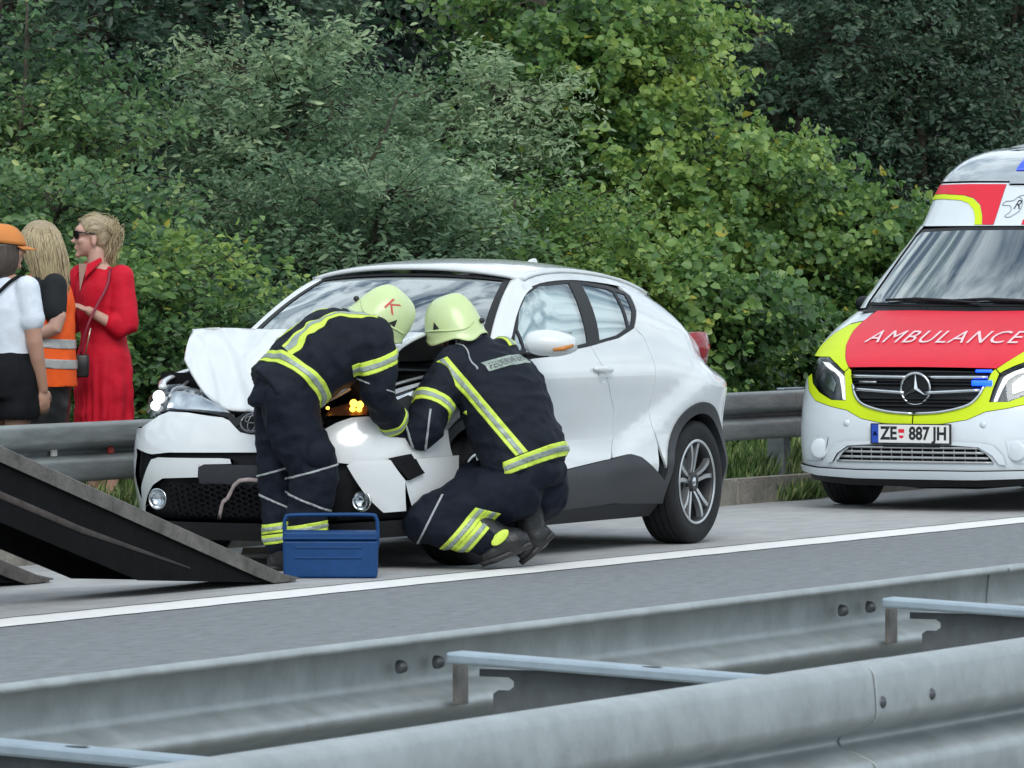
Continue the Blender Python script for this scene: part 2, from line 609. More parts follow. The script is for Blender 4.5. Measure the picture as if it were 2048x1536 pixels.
# double rail in the median, near the viewer
mr = empty("median_guard_rail", (0, 4.78, 0))
tag(mr, "double-sided galvanised guard rail with spacer brackets in the foreground median", "guard rail")
r = random.Random(8)
joint = 11.02
for k in range(-2, 8):
    x0 = joint + k * 4.0
    w_beam(x0 - 0.16, x0 + 4.0, 0.0, 0.753, -1, m_galv, mr, lift=0.0 if k % 2 else 0.0045)
    w_beam(x0 - 0.45, x0 + 3.7, 1.12, 0.753, 1, m_galv, mr, lift=0.0 if k % 2 else 0.0045)
for x in (10.885, 11.135):
    bolt_head(mr, (x, -0.083, 0.753 - 0.076))
for x in (6.885, 7.135, 14.885, 15.135):
    bolt_head(mr, (x, -0.083, 0.753 - 0.076))
for k in range(-2, 8):
    xs_ = 11.315 + k * 2.33
    sp = box("spacer_bracket", (xs_, 0.565, 0.685), (0.075, 1.05, 0.024), m_galv_new, mr, 0.006, rot=Matrix.Rotation(.042, 3, 'X'))
    bm = bmesh.new()
    # web below the bar with the hooked, slotted ends
    prof = [(-.50, -.01), (.47, -.01), (.47, -.026), (.40, -.026), (.388, -.034), (.388, -.046), (.40, -.054), (.425, -.054), (.437, -.062), (.437, -.22), (-.50, -.22)]
    a = [bm.verts.new((-.004, py, pz)) for py, pz in prof]; b = [bm.verts.new((.004, py, pz)) for py, pz in prof]
    n = len(prof)
    for i in range(n): bm.faces.new((a[i], a[(i + 1) % n], b[(i + 1) % n], b[i]))
    bm.faces.new(a[::-1]); bm.faces.new(b)
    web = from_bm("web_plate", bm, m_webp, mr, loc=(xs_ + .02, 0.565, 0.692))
    box("end_plate", (xs_ + .07, 1.108, 0.645), (0.055, 0.012, 0.09), m_rust, mr, 0.003)
    for dx in (-0.07, 0.10):
        bolt_head(mr, (xs_ + dx, 1.185, 0.753 - 0.066), r=0.015, d=0.022, axis_y=-1)
    for yy in (0.2, 0.62):
        bm = bmesh.new()
        bmesh.ops.create_circle(bm, cap_ends=True, radius=0.016, segments=14)
        for v in bm.verts: v.co.y *= 1.5
        from_bm("bolt_hole", bm, m_bolt, mr, loc=(xs_, yy, 0.6985 + (yy - .565) * .042))
    pst = post(0, mr, 0.56, 0.60, m_galv); pst.location.x = xs_ + .05

# ------------------------------------------------------------------ vegetation
def leaf_mat(name, stops, gloss=0.40, trans=0.42):
    """Leaf colour from the per-leaf 'tint' attribute; thin, lets some light through."""
    m = bpy.data.materials.new(name)
    m.use_nodes = True
    n, l = m.node_tree.nodes, m.node_tree.links
    n.clear()
    out = n.new("ShaderNodeOutputMaterial")
    at = n.new("ShaderNodeAttribute"); at.attribute_name = "tint"
    rp = n.new("ShaderNodeValToRGB")
    els = rp.color_ramp.elements
    els[0].position = stops[0][0]; els[0].color = (*stops[0][1], 1)
    els[1].position = stops[-1][0]; els[1].color = (*stops[-1][1], 1)
    for pos, col in stops[1:-1]:
        e = els.new(pos); e.color = (*col, 1)
    l.new(at.outputs["Fac"], rp.inputs["Fac"])
    p = n.new("ShaderNodeBsdfPrincipled")
    p.inputs["Roughness"].default_value = gloss
    p.inputs["Specular IOR Level"].default_value = 0.55
    l.new(rp.outputs[0], p.inputs["Base Color"])
    t = n.new("ShaderNodeBsdfTranslucent")
    hs = n.new("ShaderNodeHueSaturation"); hs.inputs["Value"].default_value = 1.25; hs.inputs["Hue"].default_value = 0.485
    l.new(rp.outputs[0], hs.inputs["Color"]); l.new(hs.outputs[0], t.inputs["Color"])
    mx = n.new("ShaderNodeMixShader"); mx.inputs[0].default_value = trans
    l.new(p.outputs[0], mx.inputs[1]); l.new(t.outputs[0], mx.inputs[2]); l.new(mx.outputs[0], out.inputs["Surface"])
    return m

lm_willow = leaf_mat("willow_leaf", [(0, (0.0520, 0.1092, 0.0645)), (0.5, (0.1502, 0.2627, 0.1453)), (0.85, (0.2922, 0.4142, 0.2362)), (1, (0.5742, 0.6952, 0.4047))])
lm_sallow = leaf_mat("sallow_leaf", [(0, (0.0341, 0.0833, 0.0407)), (0.5, (0.0926, 0.1981, 0.0804)), (0.85, (0.2079, 0.3391, 0.1311)), (1, (0.4964, 0.5663, 0.2083))])
lm_aspen = leaf_mat("aspen_leaf", [(0, (0.0368, 0.0888, 0.0345)), (0.45, (0.0954, 0.2069, 0.0609)), (0.8, (0.2290, 0.3719, 0.1006)), (0.97, (0.4100, 0.5249, 0.1348)), (1, (0.4758, 0.4386, 0.0680))])
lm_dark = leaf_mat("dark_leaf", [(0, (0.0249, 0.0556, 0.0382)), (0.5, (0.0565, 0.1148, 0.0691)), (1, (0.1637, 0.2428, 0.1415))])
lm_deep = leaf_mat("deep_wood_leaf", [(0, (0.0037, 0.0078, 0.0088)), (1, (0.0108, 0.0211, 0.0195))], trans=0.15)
m_bark = mat("bark", (0.075, 0.065, 0.05), 0.95, var=0.4, vscale=18, bump=0.5, bscale=60)
m_twig = mat("twig_bark", (0.05, 0.045, 0.032), 0.9, var=0.3, vscale=20)

def leaves_mesh(name, P, T, Nm, L, W, tint, material, parent):
    """One mesh of folded six-point leaves: P base points, T long axes, Nm face normals."""
    n = len(P)
    S = np.cross(T, Nm)
    S /= np.linalg.norm(S, axis=1, keepdims=True) + 1e-9
    L = L[:, None]; W = W[:, None]
    fold = 0.16
    v = np.empty((n, 6, 3), np.float32)
    v[:, 0] = P
    v[:, 1] = P + T * L * .30 + S * W * .5 + Nm * W * fold
    v[:, 2] = P + T * L * .68 + S * W * .42 + Nm * W * fold * .7
    v[:, 3] = P + T * L - Nm * L * .12
    v[:, 4] = P + T * L * .68 - S * W * .42 + Nm * W * fold * .7
    v[:, 5] = P + T * L * .30 - S * W * .5 + Nm * W * fold
    me = bpy.data.meshes.new(name)
    me.vertices.add(n * 6); me.loops.add(n * 8); me.polygons.add(n * 2)
    me.vertices.foreach_set("co", v.reshape(-1))
    idx = np.arange(n)[:, None] * 6 + np.array([0, 1, 2, 3, 0, 3, 4, 5])[None]
    me.loops.foreach_set("vertex_index", idx.reshape(-1).astype(np.int32))
    me.polygons.foreach_set("loop_start", (np.arange(n * 2) * 4).astype(np.int32))
    me.polygons.foreach_set("loop_total", np.full(n * 2, 4, np.int32))
    a = me.attributes.new("tint", 'FLOAT', 'POINT')
    a.data.foreach_set("value", np.repeat(tint, 6).astype(np.float32))
    me.materials.append(material)
    me.update(calc_edges=True)
    o = bpy.data.objects.new(name, me)
    C.objects.link(o)
    if parent: o.parent = parent
    return o

def tree(name, label, cat, base, h, rx, ry, n_twig, per, leaf, lmat, seed, group, stems=6, low=0.08, twig=0.62, up=0.55, bias=0.0, spread=0.5, dense=1.55):
    """Shrub or small tree: tapering stems, twigs that leave them, leaves along the twigs."""
    rg = np.random.default_rng(seed)
    rt = empty(name, base)
    tag(rt, label, cat, group)
    bm = bmesh.new()
    S = []
    for s in range(stems):
        az = 2 * math.pi * (s + rg.uniform(-.35, .35)) / stems
        rad = rg.uniform(.25, 1.0) ** .7
        tip = np.array((math.cos(az) * rx * rad * .75, math.sin(az) * ry * rad * .75, h * rg.uniform(.72, 1.0) * (1 - .22 * rad)))
        b0 = np.array((math.cos(az) * .12, math.sin(az) * .12, -.05))
        mid = b0 + (tip - b0) * .5 + np.array((-.12 * math.cos(az) * rx + rg.normal(0, .08), -.12 * math.sin(az) * ry + rg.normal(0, .08), .08 * h))
        pts = spline([b0, b0 + (mid - b0) * .5 + rg.normal(0, .04, 3), mid, mid + (tip - mid) * .55 + rg.normal(0, .07, 3), tip], 3)
        r0 = .012 * h * rg.uniform(.7, 1.2)
        bm_tube(bm, pts, [r0 * (1 - .85 * i / (len(pts) - 1)) + .004 for i in range(len(pts))], 6)
        S.append(pts)
    from_bm("trunk", bm, m_bark, rt, smooth=True)
    bt = bmesh.new()
    P, T, NN, TI = [], [], [], []
    off = rg.uniform(0, 50, 3)
    for k in range(n_twig):
        pts = S[rg.integers(stems)]
        f = low + (1 - low) * rg.uniform(0, 1) ** .8
        q = f * (len(pts) - 1); i = min(int(q), len(pts) - 2)
        p = pts[i] + (pts[i + 1] - pts[i]) * (q - i)
        az = rg.uniform(0, 2 * math.pi)
        rr = math.hypot(p[0] / rx, p[1] / ry)
        out = np.array((math.cos(az), math.sin(az), 0)) + .7 * np.array((p[0], p[1], 0)) / (rr * max(rx, ry) + .2)
        d = out + np.array((0, 0, rg.normal(up, .35)))
        d /= np.linalg.norm(d)
        ln = twig * rg.uniform(.55, 1.5) * (1.15 - .45 * f)
        mid_r = math.sqrt(max(0.0, 1 - (2 * f - .85) ** 2 * .55))
        start = p + out * rg.uniform(0, spread) * mid_r * np.array((rx, ry, 0)) * .75
        cl = noise.noise(Vector(tuple((start + off) * .9)))
        if cl < -.34 + rg.uniform(-.12, .12):
            continue
        end = start + d * ln + np.array((0, 0, -.10 * ln))
        if k % 2 == 0:
            bm_tube(bt, [p, start * .5 + p * .5 + np.array((0, 0, .04)), start, (start + end) / 2 + np.array((0, 0, .05 * ln)), end], [.010, .008, .006, .004, .002], 3, False)
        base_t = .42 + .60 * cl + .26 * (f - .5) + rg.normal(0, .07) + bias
        m = int(per * dense * rg.uniform(.7, 1.3))
        t = rg.uniform(.05, 1.05, m)
        side = np.array((-d[1], d[0], 0)); side /= np.linalg.norm(side) + 1e-6
        pos = start + (end - start) * t[:, None] + np.array((0, 0, .05 * ln)) * (1 - (2 * t - 1) ** 2)[:, None]
        pos += rg.normal(0, leaf[0] * .55, (m, 3))
        sgn = rg.choice((-1., 1.), m)[:, None]
        tt = d * .55 + side * sgn * .75 + rg.normal(0, .38, (m, 3)) + np.array((0, 0, -.22))
        tt /= np.linalg.norm(tt, axis=1, keepdims=True)
        nn = np.array((0, -.40, .50)) + rg.normal(0, .52, (m, 3)) + out * .45     # leaves turn to the light over the road
        nn -= tt * np.sum(nn * tt, 1, keepdims=True)
        nn /= np.linalg.norm(nn, axis=1, keepdims=True) + 1e-9
        P.append(pos); T.append(tt); NN.append(nn)
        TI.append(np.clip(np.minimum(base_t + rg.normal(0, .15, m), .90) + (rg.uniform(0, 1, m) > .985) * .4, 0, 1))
    P = np.concatenate(P); T = np.concatenate(T); NN = np.concatenate(NN); TI = np.concatenate(TI)
    n = len(P)
    sz = np.clip(np.exp(rg.normal(-.12, .30, n)), .4, 1.7)
    br = from_bm("branches", bt, m_twig, rt, normals=False)
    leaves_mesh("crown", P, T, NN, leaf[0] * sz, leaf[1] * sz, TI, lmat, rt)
    return rt

G1, G2 = "shrubs along the verge", "trees of the wood behind the shrubs"
WIL, SAL, ASP = (0.058, 0.020), (0.058, 0.029), (0.064, 0.057)
# front shrubs: (label, x, y, height, rx, ry, twigs, per, leaf, material, seed, stems, kwargs)
front = [
    ("olive green shrub rising at the left edge behind the woman in the cap", 33.34, 20.5, 3.5, 0.75, .8, 520, 22, SAL, lm_sallow, 11, 5, dict(bias=.06)),
    ("broad-leaved green shrub above the orange cap", 31.40, 19.2, 2.3, 1.0, .9, 620, 22, SAL, lm_sallow, 12, 6, {}),
    ("low yellow-green shrub behind the woman in red", 30.89, 18.4, 1.75, 0.95, .8, 560, 22, SAL, lm_aspen, 13, 7, dict(bias=-.04)),
    ("large rounded grey-green willow shrub behind the dented bonnet", 37.75, 20.8, 3.2, 1.22, 1.15, 1300, 24, WIL, lm_willow, 14, 9, dict(bias=.12)),
    ("grey-green willow shrub above the windscreen of the white car", 36.69, 19.6, 2.65, 1.15, 1.0, 900, 24, WIL, lm_willow, 15, 7, dict(bias=.05)),
    ("silvery willow shrub right of the dark gap at the top", 40.82, 21.2, 3.25, .85, .9, 720, 24, WIL, lm_willow, 16, 6, dict(bias=.16)),
    ("yellow-green shrub above the roof of the white car", 38.32, 19.5, 2.35, 1.0, .9, 720, 22, SAL, lm_aspen, 17, 7, dict(bias=.10)),
    ("tall aspen with round leaves above the side windows of the white car", 42.44, 20.8, 4.7, 1.2, 1.1, 1000, 22, ASP, lm_aspen, 18, 6, dict(bias=.06)),
    ("round-leaved aspen with yellow leaves above the tail light", 42.53, 19.8, 2.7, 1.05, .9, 800, 22, ASP, lm_aspen, 19, 7, dict(bias=.12)),
    ("bright round-leaved shrub between the white car and the ambulance", 43.55, 19.4, 2.1, .95, .9, 700, 22, ASP, lm_aspen, 20, 7, dict(bias=.10)),
    ("low round-leaved bush just left of the ambulance mirror", 43.69, 18.9, 1.75, .85, .8, 560, 22, ASP, lm_aspen, 21, 7, dict(bias=.04)),
    ("low dark bush directly behind the raised bonnet", 32.04, 18.3, 1.65, .95, .8, 560, 22, SAL, lm_sallow, 22, 7, dict(bias=-.08)),
    ("low dark round-leaved bush behind the tail of the white car", 39.39, 18.7, 1.7, 1.0, .8, 620, 22, ASP, lm_aspen, 23, 7, dict(bias=-.10)),
]
for lb, x, y, h, rx, ry, nt, per, lf, lm, sd, st, kw in front:
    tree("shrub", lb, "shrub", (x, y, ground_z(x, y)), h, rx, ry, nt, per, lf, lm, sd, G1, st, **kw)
back = [
    ("dark tree at the far left above the three women", 34.39, 21.5, 6.0, 1.3, 1.3, 560, 26, (0.075, 0.034), lm_dark, 31),
    ("dark broadleaf tree at upper left behind the olive shrub", 38.11, 23.0, 6.5, 1.5, 1.5, 640, 26, (0.085, 0.04), lm_dark, 32),
    ("dark tree right of the gap behind the large willow", 44.81, 25.5, 7.0, 1.7, 1.6, 560, 26, (0.10, 0.05), lm_dark, 33),
    ("dark tree behind the tall aspen in the middle", 51.31, 26.0, 7.5, 2.0, 1.8, 560, 26, (0.10, 0.05), lm_dark, 34),
    ("dark green tree behind the aspens at upper right", 53.47, 25.0, 7.0, 2.0, 1.8, 800, 28, (0.085, 0.04), lm_dark, 35),
    ("dark green small-leaved tree above the bright shrub at right", 50.28, 22.6, 6.0, 1.5, 1.4, 900, 28, (0.07, 0.032), lm_dark, 36),
    ("large dark green tree above the bonnet of the ambulance", 52.26, 22.3, 6.5, 1.6, 1.5, 1050, 28, (0.07, 0.032), lm_dark, 37),
    ("dark green tree behind the roof of the ambulance", 54.28, 22.0, 6.0, 1.5, 1.4, 950, 28, (0.07, 0.032), lm_dark, 38),
]
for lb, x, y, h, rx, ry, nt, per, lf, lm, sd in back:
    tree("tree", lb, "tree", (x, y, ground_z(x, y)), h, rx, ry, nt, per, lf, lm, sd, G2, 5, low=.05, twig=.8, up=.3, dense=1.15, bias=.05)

# the wood behind reads as one dark mass: leaves past counting on a far-off stand
rg = np.random.default_rng(77)
n = 60000
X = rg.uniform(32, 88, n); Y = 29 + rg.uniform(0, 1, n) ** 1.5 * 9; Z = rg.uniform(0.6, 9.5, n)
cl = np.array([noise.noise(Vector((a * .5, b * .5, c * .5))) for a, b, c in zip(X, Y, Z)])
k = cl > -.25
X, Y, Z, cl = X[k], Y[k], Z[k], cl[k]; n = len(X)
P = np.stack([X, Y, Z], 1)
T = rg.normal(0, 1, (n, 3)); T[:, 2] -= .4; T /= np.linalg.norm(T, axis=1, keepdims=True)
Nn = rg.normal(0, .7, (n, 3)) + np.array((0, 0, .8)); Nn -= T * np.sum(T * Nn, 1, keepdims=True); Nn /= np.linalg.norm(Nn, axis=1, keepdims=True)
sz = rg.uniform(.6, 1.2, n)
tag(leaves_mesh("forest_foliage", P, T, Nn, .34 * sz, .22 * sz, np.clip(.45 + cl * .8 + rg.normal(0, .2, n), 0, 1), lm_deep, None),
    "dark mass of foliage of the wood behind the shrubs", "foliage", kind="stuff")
# grass and weeds of the verge
def grass(name, x0, x1, y0, y1, n, hmin, hmax, seed, material, label, cat="grass"):
    rg = np.random.default_rng(seed)
    X = rg.uniform(x0, x1, n); Y = rg.uniform(y0, y1, n)
    dens = np.array([noise.noise(Vector((a * 1.3, b * 1.3, seed))) for a, b in zip(X, Y)])
    k = dens > -.35 + rg.uniform(-.2, .2, n)
    X, Y, dens = X[k], Y[k], dens[k]; n = len(X)
    Z = np.array([ground_z(a, b) for a, b in zip(X, Y)]) - .01
    P = np.stack([X, Y, Z], 1)
    T = rg.normal(0, .33, (n, 3)); T[:, 2] = 1; T /= np.linalg.norm(T, axis=1, keepdims=True)
    Nn = rg.normal(0, 1, (n, 3)); Nn -= T * np.sum(T * Nn, 1, keepdims=True); Nn /= np.linalg.norm(Nn, axis=1, keepdims=True)
    L = rg.uniform(hmin, hmax, n) * (1 + .7 * np.clip(dens, -.4, 1))
    return tag(leaves_mesh(name, P, T, Nn, L, np.full(n, .0065) * rg.uniform(.6, 1.6, n), np.clip(.5 + dens * .5 + rg.normal(0, .2, n), 0, 1), material, None), label, cat, kind="stuff")
lm_grass = leaf_mat("grass_blade", [(0, (0.0656, 0.1285, 0.0400)), (0.6, (0.1570, 0.2761, 0.0824)), (1, (0.4293, 0.4903, 0.2162))], trans=.3)
grass("verge_grass", 25, 50, 16.29, 18.4, 60000, .07, .20, 41, lm_grass, "green verge grass growing behind the kerb and under the guard rail")
grass("verge_weeds", 25, 54, 17.3, 20.5, 14000, .12, .34, 42, lm_grass, "tall weeds between the guard rail and the shrubs", "weeds")
# weeds in the kerb joint by the ambulance
rg = np.random.default_rng(51); n = 260
c = np.array((36.0, 16.085, .0))
P = np.stack([c[0] + rg.normal(0, .16, n), c[1] - np.abs(rg.normal(0, .015, n)), np.full(n, .0)], 1)
T = np.stack([rg.normal(0, .6, n), -np.abs(rg.normal(0, .3, n)), np.full(n, 1.)], 1); T /= np.linalg.norm(T, axis=1, keepdims=True)
Nn = rg.normal(0, 1, (n, 3)); Nn -= T * np.sum(T * Nn, 1, keepdims=True); Nn /= np.linalg.norm(Nn, axis=1, keepdims=True)
tag(leaves_mesh("kerb_weed", P, T, Nn, rg.uniform(.04, .17, n), np.full(n, .012), rg.uniform(.3, 1, n), lm_grass, None),
    "small weed tuft growing at the foot of the kerb left of the ambulance", "weed", kind="stuff")

# ------------------------------------------------------------------ body surfaces of the two vehicles
# local frames: x rearwards from the front bumper, y to the vehicle's right, z up
CAR_W0 = [(0.3, .80), (0.6, .868), (0.93, .885), (1.4, .873), (2.2, .872), (2.9, .882), (3.45, .893), (3.8, .885), (4.05, .835), (4.2, .75), (4.3, .62), (4.36, .45)]
CAR_PZ = [(.12, -.11), (.22, -.055), (.32, -.018), (.42, -.008), (.52, -.026), (.66, -.036), (.80, -.022), (.93, -.002), (1.0, -.012), (1.1, -.045), (1.2, -.085)]
CAR_BELT = [(1.1, 1.02), (1.64, 1.045), (2.0, 1.075), (2.41, 1.115), (2.84, 1.155), (3.2, 1.19), (3.6, 1.15), (3.9, 1.05), (4.36, .95)]
CAR_CZ = [(1.2, 1.06), (1.42, 1.17), (1.62, 1.30), (1.8, 1.40), (1.95, 1.452), (2.15, 1.482), (2.5, 1.494), (2.95, 1.472), (3.3, 1.435), (3.59, 1.375), (3.79, 1.26), (3.95, 1.16), (4.08, 1.07), (4.36, .98)]
CAR_CY = [(1.2, .80), (1.42, .755), (1.62, .70), (1.8, .66), (1.95, .638), (2.5, .615), (3.0, .603), (3.35, .575), (3.59, .565), (3.79, .62), (3.95, .665), (4.1, .68), (4.25, .60), (4.36, .45)]
def car_low(x, z):
    w = interp(x, CAR_W0) + interp(z, CAR_PZ)
    # crease that climbs from the sill to the tail light, and the haunch over the wheel
    d = ((x - 2.5) * .41 - (z - .47) * .91)
    w += .040 * sstep(-.06, .09, d) * sstep(2.35, 2.8, x) * (1 - sstep(3.9, 4.25, x)) * sstep(.28, .5, z)
    w += .018 * math.exp(-((x - 3.6) / .42) ** 2 - ((z - .84) / .13) ** 2)
    w += .016 * math.exp(-((x - .95) / .40) ** 2 - ((z - .80) / .13) ** 2)
    w -= .15 * sstep(.86, 1.02, z) * sstep(3.55, 4.0, x)
    w -= .020 * math.exp(-((x - 1.9) / .7) ** 2 - ((z - .60) / .12) ** 2)
    return w
def car_w(x, z):
    zb, zc, yc = interp(x, CAR_BELT), interp(x, CAR_CZ), interp(x, CAR_CY)
    if z <= zb or zc - zb < .02:
        return car_low(x, z)
    yb = car_low(x, zb)
    t = (z - zb) / (zc - zb)
    return yb + (yc - yb) * t + .030 * 4 * t * (1 - min(t, 1)) * min(1, max(0, (zc - zb) / .2))
def car_side(x, z): return (x, -car_w(x, z), z)
def car_side_far(x, z): return (x, car_w(x, z), z)
CAR_FZ = [(.12, .16), (.2, .10), (.3, .05), (.42, .01), (.52, .0), (.62, .012), (.72, .05), (.80, .10), (.9, .20), (1.0, .34)]
def car_fx(y, z):
    a = min(abs(y) / .90, .9985)
    return .95 * (1 - (1 - a ** 3.0) ** (1 / 3.0)) + interp(z, CAR_FZ)
def car_front(y, z): return (car_fx(y, z), y, z)

AMB_PX = [(.14, .10), (.22, .035), (.32, .0), (.50, .0), (.62, .02), (.74, .055), (.86, .10), (.90, .125), (.95, .19), (1.02, .33), (1.10, .52), (1.18, .74), (1.245, .93), (1.26, .965), (1.30, 1.0), (1.77, 1.62), (1.80, 1.66), (2.08, 1.90), (2.16, 2.0), (2.25, 2.2), (2.31, 2.5), (2.34, 2.9)]
AMB_HW = [(.14, .93), (.5, .955), (.9, .95), (1.1, .94), (1.25, .90), (1.5, .84), (1.77, .775), (2.08, .735), (2.2, .69), (2.31, .62), (2.36, .56)]
def amb_fx(y, z):
    w = interp(z, AMB_HW)
    a = min(abs(y) / w, .999)
    lb = interp(z, [(.14, .62), (.9, .60), (1.2, .42), (1.3, .40), (1.77, .45), (2.08, .45), (2.36, .5)])
    nn = interp(z, [(.14, 2.7), (.9, 2.7), (1.2, 2.9), (1.8, 3.0), (2.36, 2.6)])
    return interp(z, AMB_PX) + lb * (1 - (1 - a ** nn) ** (1 / nn))
def amb_front(y, z): return (amb_fx(y, z), y, z)

# ------------------------------------------------------------------ vehicle materials
m_white = mat("white_car_paint", (0.68, 0.715, 0.725), 0.22, coat=0.8, var=0.035, vscale=2.5)
m_plast = mat("black_plastic", (0.010, 0.011, 0.013), 0.5, var=0.25, vscale=25, spec=.3)
m_clad = mat("grey_cladding", (0.024, 0.027, 0.032), 0.5, var=0.15, vscale=30, bump=0.08, bscale=300)
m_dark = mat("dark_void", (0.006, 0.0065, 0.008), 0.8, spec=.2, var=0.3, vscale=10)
m_chrome = mat("chrome", (0.62, 0.65, 0.67), 0.16, metal=1.0, var=0.06, vscale=12)
m_silver = mat("silver_plastic", (0.42, 0.44, 0.45), 0.35, metal=0.5, var=0.12, vscale=18)
m_rubber = mat("tyre_rubber", (0.014, 0.0148, 0.016), 0.75, spec=.3, var=0.3, vscale=14, bump=0.15, bscale=120)
m_alloy = mat("alloy_face", (0.55, 0.57, 0.58), 0.3, metal=0.85, var=0.08, vscale=10)
m_alloy_d = mat("alloy_dark", (0.035, 0.037, 0.04), 0.4, metal=0.4, var=0.2, vscale=10)
m_screen = glass_mat("windscreen_glass", r0=.36, see=0.6)
m_pane = glass_mat("side_glass", r0=.26, see=0.9)
m_lens = glass_mat("lamp_lens", tint=(0.96, 0.98, 1), r0=.05, see=0.97)
m_red_l = mat("red_lamp_lens", (0.24, 0.007, 0.013), 0.15, coat=0.5, var=0.1, vscale=10)
m_seat = mat("dark_seat_cloth", (0.03, 0.032, 0.036), 0.85, var=0.25, vscale=40)
m_airbag = mat("airbag_fabric", (0.72, 0.76, 0.76), 0.8, var=0.05, vscale=5, bump=0.3, bscale=18)
m_drl = mat("lit_white_lamp", (0.9, 0.92, 0.95), 0.3, emit=(1.0, 0.98, 0.95), estr=2.0)
m_amber_on = mat("lit_amber_lamp", (0.9, 0.45, 0.05), 0.3, emit=(1.0, 0.50, 0.05), estr=3.5)
m_amber = mat("amber_plastic", (0.55, 0.20, 0.03), 0.25, var=0.15, vscale=20)

def lathe(name, prof, m, parent, loc=(0, 0, 0), seg=48, axis='y', sharp=None):
    """Profile [(radius, axial)] turned round an axis."""
    V, F = [], []
    for r_, a_ in prof:
        for k in range(seg):
            t = 2 * math.pi * k / seg
            V.append((r_ * math.cos(t), a_, r_ * math.sin(t)) if axis == 'y' else (a_, r_ * math.cos(t), r_ * math.sin(t)) if axis == 'x' else (r_ * math.cos(t), r_ * math.sin(t), a_))
    for i in range(len(prof) - 1):
        for k in range(seg):
            F.append((i * seg + k, i * seg + (k + 1) % seg, (i + 1) * seg + (k + 1) % seg, (i + 1) * seg + k))
    bm = bmesh.new()
    bv = [bm.verts.new(v) for v in V]
    for f in F: bm.faces.new([bv[i] for i in f])
    bmesh.ops.remove_doubles(bm, verts=bm.verts[:], dist=1e-5)
    return from_bm(name, bm, m, parent, smooth=True, loc=loc)

def wheel(parent, x, y, out, r=0.342, w=0.225, rim=0.235, kind="five", rz=0.0):
    """Tyre, rim and spokes; out = -1 when the outer face looks towards -y."""
    o = out
    h = w / 2
    wh = lathe("wheel", [(rim, -h * .92 * -o * -1 if False else o * -h * .9), (rim + .02, o * -h), (r - .03, o * -h), (r - .006, o * -h * .86), (r, o * -h * .5), (r, o * h * .5),
                         (r - .006, o * h * .86), (r - .022, o * h * .98), (r - .05, o * h * 1.02), (rim + .03, o * h * 1.0), (rim + .008, o * h * .93), (rim, o * h * .9)], m_rubber, parent, (x, y, r), 64)
    for k, gx in enumerate((-.06, -.02, .02, .06)):          # tread grooves
        lathe("tread_groove", [(r + .0006, gx - .004), (r + .0006, gx + .004)], m_dark, wh, seg=48)
    lathe("rim", [(rim, o * h * .93), (rim - .006, o * h * .96), (rim - .016, o * h * .93), (rim - .022, o * h * .8), (rim - .03, o * h * .1), (rim - .035, o * -h * .5), (.05, o * -h * .5)], m_alloy_d, wh, seg=48)
    lathe("rim_lip", [(rim + .001, o * h * .94), (rim - .004, o * (h * .96 + .003)), (rim - .013, o * (h * .95 + .002)), (rim - .016, o * h * .9)], m_alloy, wh, seg=64)
    lathe("brake_disc", [(.15, o * -.01), (.15, o * 0.0), (.06, o * 0.0)], m_silver, wh, seg=32)
    n = 5
    for i in range(n):
        a = 2 * math.pi * i / n + rz
        for s in (-1, 1):
            # each arm: narrow at the hub, curving out and widening to the rim
            prof = []
            for t in np.linspace(0, 1, 7):
                rr = .045 + (rim - .062) * t
                c_ = a + s * (.017 / rr + .15 * t * t)
                wd = (.0085 + .004 * t) / max(rr, .05)
                prof.append((rr, c_ - wd, c_ + wd, o * (h * .86 - .022 * (1 - t) ** 2)))
            V, F = [], []
            for rr, a0, a1, yy in prof:
                V += [(rr * math.cos(a0), yy, rr * math.sin(a0)), (rr * math.cos(a1), yy, rr * math.sin(a1)),
                      (rr * math.cos(a0 - .01), yy - o * .03, rr * math.sin(a0 - .01)), (rr * math.cos(a1 + .01), yy - o * .03, rr * math.sin(a1 + .01))]
            for k in range(6):
                b = 4 * k
                F += [(b, b + 1, b + 5, b + 4), (b, b + 4, b + 6, b + 2), (b + 1, b + 3, b + 7, b + 5)]
            F += [(0, 2, 3, 1), (24, 25, 27, 26)]
            bm = bmesh.new(); bv = [bm.verts.new(v) for v in V]
            for f in F: bm.faces.new([bv[q] for q in f])
            from_bm("spoke", bm, m_alloy, wh)
    lathe("hub_cap", [(.056, o * (h * .55)), (.052, o * (h * .80)), (.034, o * (h * .84)), (.03, o * (h * .80)), (.001, o * (h * .80))], m_alloy_d, wh, seg=32)
    lathe("emblem", [(.026, o * (h * .805)), (.022, o * (h * .83)), (.001, o * (h * .835))], m_chrome, wh, seg=24)
    return wh

def mirror_poly(p): return [(-a, b) for a, b in p]

# ------------------------------------------------------------------ the damaged white car
CAR = (26.46, 14.95, 0)
car = empty("car", CAR)
tag(car, "white crossover car with crumpled raised bonnet and torn front bumper", "car")

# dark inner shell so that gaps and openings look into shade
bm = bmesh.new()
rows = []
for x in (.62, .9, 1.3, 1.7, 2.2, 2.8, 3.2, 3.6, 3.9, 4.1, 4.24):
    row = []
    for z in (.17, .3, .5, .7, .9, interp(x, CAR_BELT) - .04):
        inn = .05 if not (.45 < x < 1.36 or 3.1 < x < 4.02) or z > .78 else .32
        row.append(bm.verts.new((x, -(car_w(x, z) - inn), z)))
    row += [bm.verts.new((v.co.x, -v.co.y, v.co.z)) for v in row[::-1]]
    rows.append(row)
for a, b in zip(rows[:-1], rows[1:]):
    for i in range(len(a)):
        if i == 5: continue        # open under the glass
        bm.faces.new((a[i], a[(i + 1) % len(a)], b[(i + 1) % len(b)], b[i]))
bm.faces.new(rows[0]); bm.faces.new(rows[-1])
from_bm("inner_shell", bm, m_dark, car)

